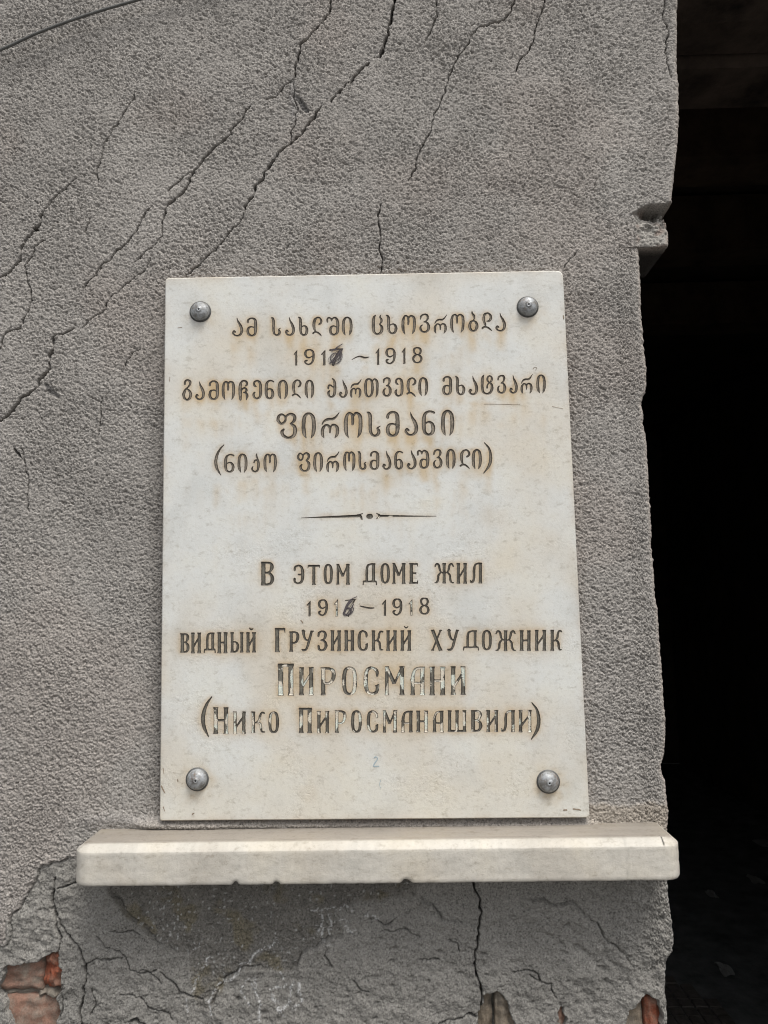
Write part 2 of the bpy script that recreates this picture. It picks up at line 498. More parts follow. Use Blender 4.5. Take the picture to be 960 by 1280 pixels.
# domain-warped masks
wx = fbm(x, z, 0.02, 900, 3) * 0.004; wz = fbm(x, z, 0.02, 950, 3) * 0.004
X2, Z2 = x + wx, z + wz


def mask(p, soft=0.003):
    m = np.zeros(x.shape); i = near(p, 0.05)
    m[i] = 1 - sst(-soft, soft, sd_poly(X2[i], Z2[i], p)); return m


m_low = mask(SMOOTH, 0.003)
m1 = mask(R1, 0.003); m2 = mask(R2, 0.006); m3 = mask(R3, 0.003)
rough = np.clip(1 - 0.84 * m_low + 0.85 * m1 + 0.70 * m2 + 0.12 * m3, 0.08, 1)
rough *= 1 - 0.6 * (1 - sst(0.0, 0.012, DE)) * (z > 1.25)
rough *= np.clip(0.92 + 0.38 * fbm(x, z, 0.10, 33, 3), 0.45, 1.35)
# base heights (metres, + towards the viewer)
h = fbm(x, z, 0.25, 1, 3) * 0.0022 + fbm(x, z, 0.05, 9, 3) * 0.0010
ca, sa = math.cos(0.5), math.sin(0.5)
u1, v1 = (x * ca - z * sa) / 1.5, x * sa + z * ca
g1 = perlin(u1, v1, 0.0050, 21); g2 = perlin(u1 * 1.25, v1, 0.0029, 22); g3 = perlin(x, z, 0.0020, 23)
st = 0.34 * g1 + 0.38 * g2 + 0.95 * g3
st = np.where(st < 0, st * 1.45, st * 0.75)
h += rough * st * 0.00125
h += rough * rs.normal(0, 1, x.shape) * 0.00030 + rough * 0.0007 * np.clip(perlin(x, z, 0.0031, 26) * perlin(x, z, 0.0043, 27) * 4, -1, 0.6)
h += m_low * rs.normal(0, 1, x.shape) * 0.00017
h += rough * -0.0019 * sst(0.40, 0.58, perlin(u1, v1, 0.0040, 24) + 0.25 * g3)
# trowelled surface in the lower coats
h += m_low * (fbm(x, z, 0.035, 41, 4) * 0.0028 + fbm(x, z, 0.010, 43, 4) * 0.0019 + perlin(x, z, 0.0023, 44) * 0.00055)
rg = 1 - np.abs(fbm(X2, Z2, 0.022, 61, 4)) * 2.4
h -= m_low * (1 - m1) * sst(0.93, 1.0, rg) * 0.0014 * sst(-0.1, 0.25, perlin(x, z, 0.05, 62))
h -= 0.0022 * m1 + 0.0012 * m3
col = np.empty((len(x), 3))
base = np.array([0.322, 0.304, 0.281])
col[:] = base
mott = fbm(x, z, 0.16, 71, 4)
col *= (1 + 0.10 * mott)[:, None]
pk = sst(0.05, 0.45, fbm(x, z, 0.22, 75, 3)) * (1 - m_low) * 0.35
col *= 1 + pk[:, None] * np.array([0.07, 0.0, -0.03])
col *= (1 + 0.07 * fbm(x, z, 0.012, 77, 3))[:, None]
low_c = np.array([0.238, 0.229, 0.210])
col = col * (1 - m_low[:, None]) + (low_c * (1 + 0.15 * fbm(x, z, 0.06, 81, 4))[:, None]) * m_low[:, None]
dirty = np.array([0.178, 0.168, 0.150])
col = col * (1 - 0.8 * m1[:, None]) + (dirty * (1 + 0.25 * fbm(x, z, 0.02, 85, 4))[:, None]) * 0.8 * m1[:, None]
ol = m1 * sst(0.15, 0.5, fbm(x, z, 0.04, 87, 3))
col *= 1 - ol[:, None] * np.array([0.05, 0.10, 0.25])
pxy = w2px(np.stack([x, np.zeros_like(x), z], 1))
PX, PY = pxy[:, 0], pxy[:, 1]

for pts, wd, dp in CRACKS:
    p = jitter(poly_w(pts), 0.075, rs)
    i = near(p, 0.012)
    dd, par, _ = seg_dist(x[i], z[i], p)
    wv = 0.5 * wd * ((0.00145 if wd > 1.3 else 0.0010) if pts[0][1] < 900 else 0.00088) * np.clip(0.78 + 1.3 * perlin(x[i], z[i], 0.009, 101), 0.25, 2.0) * np.clip(np.minimum(par, 1 - par) * 12 + 0.45, 0, 1)
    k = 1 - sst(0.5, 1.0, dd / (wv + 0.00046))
    h[i] -= k * dp * 0.0015 * np.clip(wv / (0.5 * wd * 0.001), 0.5, 1.2)
    k2 = np.exp(-(dd / (wv * 2.2 + 0.0008)) ** 2)
    h[i] -= k2 * 0.0005
    col[i] *= (1 - 0.55 * k)[:, None]  # darker tint paints shade into the cracks, along with dirt
for pts, hh, sgn in STEPS:
    p = jitter(poly_w(pts), 0.10, rs)
    i = near(p, 0.03)
    dd, par, sd = seg_dist(x[i], z[i], p)
    e = np.clip(np.minimum(par, 1 - par) * 8, 0, 1)
    gv = np.exp(-(dd / (0.0009 + 0.0005 * perlin(x[i], z[i], 0.012, 111))) ** 2) * e * np.clip(0.55 + 1.2 * perlin(x[i], z[i], 0.02, 112), 0.1, 1.2)
    h[i] -= gv * 0.0045
    k = (sd < 0) * np.exp(-(dd / 0.012) ** 1.3) * e * hh * 0.0009          # raised lip on one side
    k2 = (sd > 0) * np.exp(-(dd / 0.0022) ** 2) * e * hh * 0.00075         # undercut line on the other
    h[i] += np.where(sgn > 0, 1, 1) * k - k2
for p, dp in GOUGES:
    i = near(p, 0.01)
    k = 1 - sst(-0.002, 0.001, sd_poly(x[i], z[i], p))
    h[i] -= k * dp * 0.001; col[i] = col[i] * (1 - k[:, None]) + k[:, None] * np.array([0.125, 0.12, 0.115])
for (a, b, c_, d_, dp) in DIPS:
    rr = ((PX - a) * 0.8 + (PY - b) * 0.6) ** 2 / c_ ** 2 + (-(PX - a) * 0.6 + (PY - b) * 0.8) ** 2 / d_ ** 2
    i = np.where(rr < 4)[0]
    n_ = fbm(x[i], z[i], 0.008, 131, 3)
    h[i] -= np.exp(-rr[i] * 1.6) * dp * 0.001 * (1 + 0.9 * n_)
for k in range(420):                                                       # blow holes in the lower plaster
    a, b = rs.uniform(0, 840), rs.uniform(1108, 1285)
    rad = rs.uniform(0.9, 2.2) * (1.7 if rs.rand() < 0.08 else 1)
    i = np.where((np.abs(PX - a) < 9) & (np.abs(PY - b) < 9))[0]
    if len(i) == 0: continue
    rr = np.hypot((PX[i] - a), (PY[i] - b) * rs.uniform(1.0, 1.6)) / rad
    h[i] -= np.exp(-rr ** 2.4) * rad * 0.0015 * (1 - 0.7 * m1[i])
# chalk / efflorescence marks
CHALK = [([(262, 1250), (270, 1236), (285, 1226)], 2.2), ([(283, 1226), (300, 1206), (318, 1192), (335, 1182), (346, 1174)], 2.4), ([(303, 1232), (305, 1245), (312, 1255)], 2.0), ([(303, 1232), (308, 1224)], 1.5),
         ([(318, 1220), (320, 1240), (324, 1262), (325, 1275)], 2.8), ([(310, 1222), (318, 1232)], 1.6), ([(338, 1236), (348, 1232), (358, 1230)], 1.8), ([(350, 1215), (354, 1224)], 1.6),
         ([(366, 1228), (364, 1245), (358, 1258), (352, 1266)], 3.4), ([(340, 1242), (348, 1258), (356, 1270)], 3.0), ([(374, 1228), (376, 1245), (366, 1262)], 2.6), ([(234, 1248), (235, 1265)], 1.8), ([(258, 1250), (264, 1262), (262, 1272)], 1.6),
         ([(236, 1192), (250, 1178)], 1.6), ([(240, 1240), (252, 1215), (262, 1195)], 1.8),
         ([(400, 1140), (402, 1155), (398, 1165), (404, 1172)], 2.2), ([(402, 1138), (416, 1135), (432, 1133), (441, 1138)], 1.8), ([(414, 1145), (414, 1158), (412, 1168)], 2.2), ([(432, 1158), (438, 1165), (446, 1166)], 2.4),
         ([(456, 1145), (466, 1145), (474, 1150)], 1.6), ([(424, 1150), (436, 1152)], 1.4), ([(385, 1137), (398, 1135)], 1.4), ([(405, 1160), (403, 1176), (414, 1181)], 1.8)]
cn = perlin(x, z, 0.0022, 141) + 0.6 * perlin(x, z, 0.006, 142)
for pts, wd in CHALK:
    p = jitter(poly_w(pts), 0.16, rs)
    i = near(p, 0.01)
    dd, par, _ = seg_dist(x[i], z[i], p)
    k = np.clip(1.35 - dd / (wd * 0.00062), 0, 1) * sst(-0.22, 0.12, cn[i]) * 0.9
    col[i] = col[i] * (1 - k[:, None]) + k[:, None] * np.array([0.52, 0.52, 0.51])
fl = sst(0.54, 0.62, perlin(x, z, 0.0042, 151) + 0.25 * perlin(x, z, 0.05, 152)) * m1 * 0.7        # white grit
col = col * (1 - fl[:, None]) + fl[:, None] * np.array([0.42, 0.42, 0.40])
# sandy dust above the right end of the sill, mortar smears along the sill top
sd_ = np.exp(-((PY - 1022) / 13.0) ** 2) * sst(725, 745, PX + 8 * mott) * (PY > 980)
sd2 = sst(1001, 1009, PY + 6 * fbm(x, z, 0.02, 161, 3)) * sst(728, 740, PX) * (1 - sst(1060, 1075, PY))
k = np.clip(np.maximum(0.75 * sd2, 0.3 * sd_), 0, 1)
col = col * (1 - k[:, None]) + k[:, None] * np.array([0.345, 0.305, 0.255])
h += 0.0012 * sd2
k = np.exp(-((PY - 1033 + 8 * np.exp(-((PX - 130) / 60) ** 2)) / 9.0) ** 2) * (1 - sst(180, 330, PX)) * sst(95, 115, PX)
col = col * (1 - 0.7 * k[:, None]) + 0.7 * k[:, None] * np.array([0.27, 0.255, 0.24])
h += 0.002 * k
k = np.exp(-((PY - 1030) / 6.5) ** 2) * sst(150, 200, PX) * (1 - sst(720, 760, PX))
h += 0.0095 * k
col = col * (1 - 0.7 * k[:, None]) + 0.7 * k[:, None] * np.array([0.33, 0.30, 0.265])
# plaque's shadow painted as a darker band along its left side and bottom-left
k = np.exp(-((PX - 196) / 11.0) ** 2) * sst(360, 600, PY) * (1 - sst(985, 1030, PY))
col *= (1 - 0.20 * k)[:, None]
# smooth pale strip of filler by the crack
k = np.exp(-((PX - 366 - (PY - 100) * 0.03) / 4.5) ** 2) * sst(92, 105, PY) * (1 - sst(140, 156, PY))
col = col * (1 - 0.6 * k[:, None]) + 0.6 * k[:, None] * np.array([0.30, 0.29, 0.28]); h += k * 0.0008
# notch at the corner: broken plaster, leaning outwards to the bottom
i = near(NOTCH, 0.02)
sdn = sd_poly(X2[i] * 0.5 + x[i] * 0.5, Z2[i] * 0.5 + z[i] * 0.5, NOTCH)
k = 1 - sst(-0.003, 0.0012, sdn)
dep = (0.024 * (1 - sst(258, 275, PY[i])) + 0.010 * (1 - sst(268, 306, PY[i]))) * (0.25 + 0.75 * sst(793, 815, PX[i])) + 0.001
h[i] = h[i] * (1 - 0.5 * k) - k * dep * (1 + 0.7 * fbm(x[i], z[i], 0.010, 171, 4)) - k * 0.0016 * perlin(x[i], z[i], 0.004, 172)
wc = np.array([0.30, 0.285, 0.26])
pc = sst(0.0, 0.4, fbm(x[i], z[i], 0.02, 173, 3))[:, None]
colr = wc * (1 - pc * 0.6) + pc * 0.6 * np.array([0.20, 0.145, 0.12])
col[i] = col[i] * (1 - k[:, None]) + k[:, None] * colr
# holes that bare the masonry
for p, dp, fr in ((HOLE_A, 0.024, 0.0022), (HOLE_B, 0.022, 0.0022), (HOLE_C, 0.022, 0.0022), (HOLE_D, 0.014, 0.002)):
    i = near(p, 0.03)
    pj = jitter(np.vstack([p, p[:1]]), 0.10, rs, 3)[:-1]
    s_ = sd_poly(x[i], z[i], pj) + 0.0009 * perlin(x[i], z[i], 0.005, 191)
    k = 1 - sst(-fr, 0.0002, s_)
    h[i] -= k * dp
    h[i] += np.exp(-(np.clip(s_, 0, 1) / 0.008) ** 1.2) * 0.0015 * (s_ > 0)
# round over the corner
rr_ = 0.007 + 0.004 * fbm(z, z * 0 + 0.5, 0.05, 181, 2)
q = np.clip((rr_ - DE) / rr_, 0, 1)
h -= rr_ * (1 - np.sqrt(np.clip(1 - q * q, 0, 1)))
paled = (1 - sst(0.001, 0.007, DE)) * 0.5 * (1 - m_low)
col = col * (1 - paled[:, None]) + paled[:, None] * np.array([0.36, 0.31, 0.265])
Y = -h

nr, nc = X.shape
# jamb: wrap round the corner to the back of the wall
inner = edge.copy()
soff = (zs > np.interp(309, [300, 320], [px2w(835, 300)[2], px2w(835, 320)[2]]))
inner = np.where(soff, px2w(799, 311)[0] + 0.0, edge)
jd = [0.004, 0.010, 0.020, 0.035, 0.05, 0.065, 0.080, 0.092]
JX = []; JY = []
lastY = Y.reshape(nr, nc)[:, -1]
for dd in jd:
    JX.append(edge + 0.0012 * perlin(zs * 1.0, zs * 0 + dd * 7, 0.012, 201)); JY.append(lastY + dd)
for a, dd in ((0.5, 0.094), (1.0, 0.096), (1.0, 0.16), (1.0, 0.25), (1.0, 0.40)):
    JX.append(edge * (1 - a) + inner * a); JY.append(lastY + dd)
JX, JY = np.array(JX).T, np.array(JY).T
JZ = np.repeat(zs[:, None], JX.shape[1], 1)
XX = np.concatenate([X, JX], 1); YY = np.concatenate([Y.reshape(nr, nc), JY], 1); ZZ = np.concatenate([Z, JZ], 1)
JC = np.tile(np.array([0.06, 0.055, 0.05]), (nr, JX.shape[1], 1))  # near-black tint paints in the shade on the jamb and soffit
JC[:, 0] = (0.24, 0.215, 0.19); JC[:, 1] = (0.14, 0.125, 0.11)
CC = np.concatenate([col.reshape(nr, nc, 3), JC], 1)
nc2 = XX.shape[1]
idx = np.arange(nr * nc2).reshape(nr, nc2)
quads = np.stack([idx[:-1, :-1], idx[:-1, 1:], idx[1:, 1:], idx[1:, :-1]], -1).reshape(-1, 4)
cx, cz = XX.ravel()[quads[:, 0]], ZZ.ravel()[quads[:, 0]]
hid = (cx > PC[[0, 3], 0].max() + 0.012) & (cx < PC[[1, 2], 0].min() - 0.012) & (cz < PC[[0, 1], 2].min() - 0.012) & (cz > PC[[2, 3], 2].max() + 0.012)
quads = quads[~hid]
used = np.zeros(nr * nc2, bool); used[quads.ravel()] = True
remap = np.cumsum(used) - 1
co = np.stack([XX.ravel(), YY.ravel(), ZZ.ravel()], 1)[used]
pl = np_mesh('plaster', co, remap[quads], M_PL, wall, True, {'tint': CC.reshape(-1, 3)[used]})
pl['label'] = 'grey roughcast plaster, smoother and patched below the sill'


# bricks and stones bared by the holes
def lump(name, c0, c1, ydepth, thick, mat, seed, amp=0.0012, parent=wall, tilt=0.0, label=None, pr=None):
    """worn block between two photo pixels on the wall plane, front face ydepth behind the plaster face"""
    a = px2w(*c0, ydepth); b = px2w(*c1, ydepth)
    x0, x1, z0, z1 = min(a[0], b[0]), max(a[0], b[0]), min(a[2], b[2]), max(a[2], b[2])
    n = 22
    gx, gz = np.meshgrid(np.linspace(0, 1, n), np.linspace(0, 1, n), indexing='ij')
    ed = np.minimum(np.minimum(gx, 1 - gx) * (x1 - x0), np.minimum(gz, 1 - gz) * (z1 - z0))
    xx = x0 + gx * (x1 - x0); zz = z0 + gz * (z1 - z0)
    yy = ydepth + 0.004 * (1 - sst(0, 0.006, ed)) + fbm(xx, zz, 0.013, seed, 4) * amp * 3.2 + tilt * (gx - 0.5)
    fr = np.stack([xx, yy, zz], -1).reshape(-1, 3)
    ix = np.arange(n * n).reshape(n, n)
    q_ = np.stack([ix[:-1, :-1], ix[1:, :-1], ix[1:, 1:], ix[:-1, 1:]], -1).reshape(-1, 4)
    ring = list(ix[:, 0]) + list(ix[-1, 1:]) + list(ix[-2::-1, -1]) + list(ix[0, -2:0:-1])
    bk = fr[ring].copy(); bk[:, 1] = ydepth + thick
    nn = n * n; m = len(ring)
    sq = [(ring[(i + 1) % m], ring[i], nn + i, nn + (i + 1) % m) for i in range(m)]
    o = np_mesh(name, np.vstack([fr, bk]), np.vstack([q_, np.array(sq)]), mat, parent, True)
    if label: o['label'] = label
    return o


B_PINK = mat_brick('pink_brick', (0.26, 0.15, 0.11), (0.20, 0.13, 0.10), (0.225, 0.195, 0.16))
B_RED = mat_brick('red_brick', (0.26, 0.085, 0.048), (0.20, 0.065, 0.038), (0.19, 0.12, 0.09))
B_TAN = mat_brick('tan_stone', (0.215, 0.175, 0.13), (0.18, 0.15, 0.115), (0.16, 0.14, 0.115))
M_MORT = mat_brick('old_mortar', (0.20, 0.175, 0.145), (0.17, 0.155, 0.13), (0.18, 0.16, 0.135))
lump('brick', (-60, 1194), (53, 1238), 0.009, 0.05, B_PINK, 301, 0.0018, label='pinkish brick smeared with mortar')
lump('brick', (54, 1186), (78, 1235), 0.006, 0.05, B_RED, 302, 0.0022, tilt=-0.004, label='bright orange-red broken brick end')
lump('brick', (4, 1245), (88, 1330), 0.008, 0.05, B_PINK, 303, 0.0016, label='pink brick at the bottom of the patch')
lump('mortar', (-30, 1232), (66, 1250), 0.016, 0.04, M_MORT, 304, 0.002, label='crumbling mortar joint between the bricks')
lump('mortar', (46, 1234), (78, 1247), 0.009, 0.04, M_MORT, 305, 0.003)
lump('stone', (592, 1232), (617, 1320), 0.010, 0.05, B_TAN, 306, 0.002, label='tan stone left of the joint')
lump('stone', (618, 1230), (652, 1320), 0.006, 0.05, B_TAN, 307, 0.002, tilt=0.006, label='tan stone right of the joint')
lump('brick', (806, 1246), (829, 1320), 0.006, 0.05, B_RED, 308, 0.0012, label='red brick at the lower right corner of the wall')
lump('brick', (762, 1246), (806, 1320), 0.009, 0.05, B_TAN, 309, 0.0012, label='brown brick beside the red one')
lump('brick', (692, 1258), (714, 1290), 0.008, 0.03, B_PINK, 310, 0.0012, label='small glimpse of pink brick in a gouge')

# rest of the wall, out of view; its narrow doorway keeps light out
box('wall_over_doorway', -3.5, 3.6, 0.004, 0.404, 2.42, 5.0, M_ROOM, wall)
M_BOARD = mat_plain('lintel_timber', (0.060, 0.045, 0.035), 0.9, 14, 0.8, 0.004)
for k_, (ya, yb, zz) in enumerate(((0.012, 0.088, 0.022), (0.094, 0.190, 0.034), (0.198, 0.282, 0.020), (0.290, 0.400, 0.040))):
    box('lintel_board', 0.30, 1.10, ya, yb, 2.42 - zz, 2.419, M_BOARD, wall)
box('unseen_wall_beyond_doorway', 0.98, 3.6, 0.0, 0.40, 0.0, 2.417, M_ROOM, wall)  # added out of view, narrowing the doorway to darken the passage
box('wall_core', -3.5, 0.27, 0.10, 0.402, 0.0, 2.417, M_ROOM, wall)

# ------------------------------------------------------------------ PLAQUE
plaque = thing('marble_plaque', 'white marble memorial plaque with engraved Georgian and Russian lettering above the stone sill', 'plaque')

G = {}
G['ა'] = (60, [('s', [(27, 1, 3), (33, 20, 9), (45, 40, 14), (53, 62, 15), (50, 83, 13), (35, 95, 9), (17, 93, 9), (7, 82, 11), (12, 72, 11), (18, 76, 10)])])
G['მ'] = (60, [('s', [(9, 24, 12), (11, 13, 10), (23, 5, 9), (39, 5, 10), (50, 15, 14), (52, 35, 16), (52, 65, 16), (48, 86, 13), (33, 95, 9), (15, 89, 13), (9, 73, 14), (13, 56, 12), (26, 49, 8), (42, 52, 7), (50, 60, 5)])])
G['ს'] = (60, [('s', [(3, 3, 5), (12, 8, 12), (16, 25, 14), (16, 68, 13), (21, 87, 11), (34, 95, 9), (48, 89, 12), (52, 76, 12), (46, 66, 8), (58, 57, 3)])])
G['ხ'] = (60, [('s', [(3, 2, 5), (12, 8, 12), (15, 22, 15), (15, 70, 14), (21, 88, 11), (34, 95, 9), (47, 88, 13), (52, 70, 15), (48, 54, 12), (38, 47, 7), (25, 51, 6), (17, 58, 5)])])
G['ლ'] = (60, [('s', [(41, 38, 9), (51, 32, 11), (54, 19, 11), (44, 6, 9), (28, 5, 9), (14, 18, 14), (10, 42, 15), (13, 62, 12), (20, 78, 6)]), ('s', [(5, 84, 10), (15, 79, 9), (29, 79, 9), (44, 88, 9), (56, 99, 3)])])
G['შ'] = (80, [('s', [(7, 26, 10), (6, 12, 10), (16, 5, 9), (28, 10, 9), (33, 22, 7)]), ('s', [(33, 22, 6), (38, 10, 8), (52, 5, 10), (65, 14, 14), (71, 34, 16), (71, 65, 16), (66, 86, 13), (49, 95, 9), (31, 90, 13), (25, 74, 14), (29, 57, 12), (42, 49, 8), (57, 52, 7), (67, 60, 4)])])
G['ი'] = (60, [('s', [(20, 99, 3), (11, 80, 14), (8, 50, 15), (13, 17, 13), (30, 5, 9), (47, 17, 13), (52, 50, 15), (49, 80, 13), (40, 99, 3)])])
G['ც'] = (64, [('s', [(21, 2, 4), (12, 13, 12), (9, 35, 15), (9, 65, 15), (14, 86, 12), (29, 95, 9), (45, 90, 12), (55, 76, 14), (54, 58, 12), (42, 47, 5)]), ('s', [(50, 0, 4), (45, 12, 8), (52, 22, 11), (53, 34, 10), (44, 46, 6)])])
G['ო'] = (76, [('s', [(19, 99, 3), (10, 78, 14), (8, 38, 15), (14, 12, 11), (25, 5, 9), (35, 14, 11), (37, 40, 11), (36, 48, 9)]), ('s', [(37, 20, 7), (46, 7, 9), (57, 6, 10), (67, 18, 14), (69, 48, 15), (66, 80, 13), (57, 99, 3)])])
G['ვ'] = (60, [('s', [(8, 26, 8), (12, 12, 10), (26, 4, 9), (43, 6, 11), (49, 20, 12), (41, 36, 8), (27, 43, 6)]), ('s', [(27, 43, 6), (44, 46, 10), (53, 64, 15), (50, 84, 13), (34, 95, 9), (16, 91, 11), (8, 78, 12), (11, 63, 8), (20, 58, 5)])])
G['რ'] = (78, [('s', [(6, 48, 4), (14, 35, 8), (30, 27, 10), (50, 26, 10), (64, 16, 7), (76, 0, 3)]), ('s', [(14, 99, 3), (8, 86, 12), (9, 64, 12), (20, 50, 8), (32, 52, 9), (38, 62, 9), (38, 78, 7)]), ('s', [(38, 62, 6), (47, 50, 8), (59, 50, 10), (68, 62, 13), (67, 84, 12), (58, 99, 3)])])
G['ბ'] = (56, [('s', [(22, 0, 4), (22, 10, 9), (32, 22, 11), (34, 34, 8), (28, 46, 6)]), ('sc', [(29, 47, 8), (14, 53, 11), (8, 70, 14), (14, 88, 12), (28, 95, 9), (43, 88, 12), (49, 70, 14), (43, 53, 11)])])
G['დ'] = (66, [('s', [(30, 46, 6), (46, 44, 11), (55, 26, 14), (46, 9, 11), (32, 4, 9), (17, 12, 13), (13, 32, 15), (15, 50, 13), (22, 66, 10), (20, 78, 6)]), ('s', [(5, 84, 11), (14, 77, 9), (30, 78, 10), (46, 86, 10), (63, 99, 3)])])
G['გ'] = (60, [('s', [(14, 24, 9), (17, 11, 10), (31, 4, 9), (46, 11, 12), (45, 26, 10), (33, 38, 7), (18, 50, 10), (8, 69, 14), (12, 87, 12), (28, 96, 9), (44, 88, 12), (50, 70, 14), (42, 54, 11), (28, 46, 7)])])
G['ჩ'] = (62, [('s', [(13, 99, 10), (12, 80, 16), (11, 34, 16), (17, 12, 11), (32, 4, 9), (48, 10, 12), (50, 24, 10), (42, 30, 7)]), ('s', [(17, 56, 6), (26, 44, 8), (39, 40, 10), (48, 52, 12), (40, 62, 7)]), ('s', [(30, 62, 6), (46, 66, 11), (52, 82, 13), (47, 99, 4)])])
G['ე'] = (60, [('s', [(24, 34, 7), (13, 28, 12), (13, 12, 10), (30, 4, 9), (47, 13, 13), (52, 36, 15), (52, 66, 15), (47, 86, 12), (30, 95, 9), (13, 88, 11), (8, 74, 12), (15, 64, 9)])])
G['ნ'] = (60, [('s', [(54, 10, 9), (44, 6, 8), (28, 6, 9), (14, 16, 12), (9, 36, 15), (9, 68, 15), (14, 87, 12), (30, 95, 9), (46, 88, 13), (51, 70, 15), (45, 53, 12), (31, 46, 8), (17, 52, 6), (11, 60, 4)])])
G['ქ'] = (60, [('s', [(34, 1, 4), (45, 10, 11), (51, 26, 14), (52, 60, 15), (47, 84, 13), (30, 95, 9), (13, 88, 11), (8, 74, 12), (15, 64, 8)]), ('s', [(7, 52, 9), (11, 38, 10), (25, 36, 8), (38, 44, 7), (49, 48, 5)])])
G['თ'] = (82, [('sc', [(27, 4, 9), (13, 13, 12), (8, 45, 15), (12, 83, 13), (27, 95, 9), (42, 83, 12), (47, 50, 14), (42, 15, 12)]), ('s', [(45, 20, 6), (54, 6, 8), (66, 8, 11), (73, 25, 14), (73, 75, 13), (65, 99, 3)])])
G['ტ'] = (76, [('s', [(19, 0, 4), (11, 12, 12), (8, 40, 15), (9, 68, 14), (16, 88, 12), (36, 96, 9), (55, 90, 12), (66, 72, 15), (65, 52, 13), (56, 42, 7)]), ('sc', [(54, 5, 8), (42, 10, 9), (39, 26, 10), (50, 38, 7), (63, 30, 11), (65, 14, 10)]), ('s', [(50, 40, 6), (40, 50, 8), (37, 66, 9)])])
G['ფ'] = (78, [('sc', [(20, 6, 8), (8, 13, 10), (5, 29, 12), (17, 42, 9), (31, 34, 9), (34, 18, 8)]), ('s', [(33, 20, 6), (43, 8, 8), (57, 5, 10), (69, 14, 13), (68, 30, 12), (55, 42, 7)]), ('s', [(54, 42, 7), (69, 54, 13), (71, 74, 15), (63, 90, 12), (44, 96, 9), (26, 88, 12), (20, 74, 12), (27, 64, 8)])])
G['კ'] = (56, [('s', [(36, 0, 4), (34, 13, 10), (40, 28, 9), (46, 45, 13), (46, 68, 14), (40, 88, 11), (24, 95, 9), (9, 89, 10), (5, 78, 9), (11, 69, 6)]), ('s', [(18, 48, 8), (24, 37, 9), (33, 36, 8), (42, 44, 5)])])
G['1'] = (30, [('p', [(14, 14), (27, 0), (27, 100), (11, 100), (13, 92), (13, 30), (2, 36), (2, 29)])])
G['9'] = (60, [('s', [(44, 44, 6), (30, 54, 9), (15, 48, 12), (9, 30, 15), (14, 12, 13), (30, 5, 9), (45, 12, 13), (51, 32, 15), (50, 62, 15), (43, 84, 12), (27, 95, 9), (12, 88, 11), (9, 76, 13), (18, 71, 9)])])
G['8'] = (62, [('sc', [(31, 5, 9), (16, 11, 13), (12, 25, 13), (18, 40, 11), (31, 47, 8), (45, 40, 11), (50, 25, 13), (46, 11, 13)]), ('sc', [(31, 47, 8), (14, 56, 13), (8, 73, 14), (15, 89, 12), (31, 95, 9), (47, 89, 12), (54, 73, 14), (48, 56, 13)])])
G['('] = (55, [('s', [(52, 0, 3), (26, 20, 7), (10, 48, 10), (14, 75, 9), (36, 100, 3)])])
G[')'] = (55, [('s', [(8, 0, 3), (38, 20, 7), (48, 48, 10), (38, 75, 9), (5, 100, 3)])])


def V(x_, y0=0, y1=100, wd=15):
    return ('v', x_, y0, y1, wd)


G['В'] = (62, [V(13, 0, 100, 18), ('s', [(8, 5, 9), (34, 5, 9), (48, 11, 12), (51, 24, 15), (44, 39, 10), (32, 46, 8), (18, 46, 7)]), ('s', [(30, 46, 8), (47, 55, 12), (53, 72, 16), (47, 89, 12), (34, 95, 9), (8, 95, 9)])])
G['Э'] = (52, [('s', [(7, 27, 12), (10, 12, 11), (24, 4, 9), (38, 12, 13), (44, 34, 16), (44, 66, 16), (38, 88, 13), (22, 95, 9), (9, 88, 11), (7, 73, 13)]), ('l', (22, 50), (42, 50), 9)])
G['Т'] = (62, [V(31, 3, 100, 15), ('l', (2, 5), (60, 5), 10), ('p', [(2, 0), (9, 8), (2, 20)]), ('p', [(60, 0), (53, 8), (60, 20)])])
G['О'] = (46, [('sc', [(23, 4, 9), (12, 12, 12), (8, 35, 14), (8, 65, 14), (12, 88, 12), (23, 96, 9), (34, 88, 12), (38, 65, 14), (38, 35, 14), (34, 12, 12)])])
G['М'] = (66, [V(9, 0, 100, 12), V(57, 0, 100, 15), ('l', (8, 2), (33, 60), 13), ('l', (33, 60), (57, 2), 8)])
G['Д'] = (74, [V(55, 0, 90, 15), ('s', [(54, 5, 9), (40, 5, 9), (26, 13, 11), (22, 38, 13), (22, 86, 13)]), ('l', (3, 88), (71, 88), 9), ('l', (5, 86), (3, 106), 6), ('l', (69, 86), (70, 106), 6)])
G['Е'] = (46, [V(12, 0, 100, 16), ('l', (8, 5), (44, 5), 9), ('p', [(45, 0), (45, 22), (38, 8)]), ('l', (14, 49), (36, 49), 8), ('p', [(36, 42), (36, 58), (30, 50)]), ('l', (8, 95), (44, 95), 9), ('p', [(45, 100), (45, 76), (38, 92)])])
G['Ж'] = (96, [V(48, 0, 100, 15), ('s', [(5, 16, 7), (12, 5, 10), (22, 10, 11), (26, 28, 11), (31, 42, 8), (46, 50, 7)]), ('s', [(32, 46, 8), (21, 60, 11), (19, 80, 11), (13, 94, 9), (3, 96, 5)]), ('s', [(91, 16, 7), (84, 5, 10), (74, 10, 11), (70, 28, 11), (65, 42, 8), (50, 50, 7)]), ('s', [(64, 46, 8), (75, 60, 11), (77, 80, 11), (83, 94, 9), (93, 96, 5)])])
G['И'] = (58, [V(10, 0, 100, 15), V(48, 0, 100, 15), ('l', (12, 72), (46, 24), 9)])
G['Л'] = (62, [V(52, 0, 100, 15), ('s', [(52, 5, 8), (38, 5, 9), (26, 13, 10), (21, 36, 13), (21, 68, 12), (16, 90, 11), (6, 94, 8), (4, 86, 7)])])
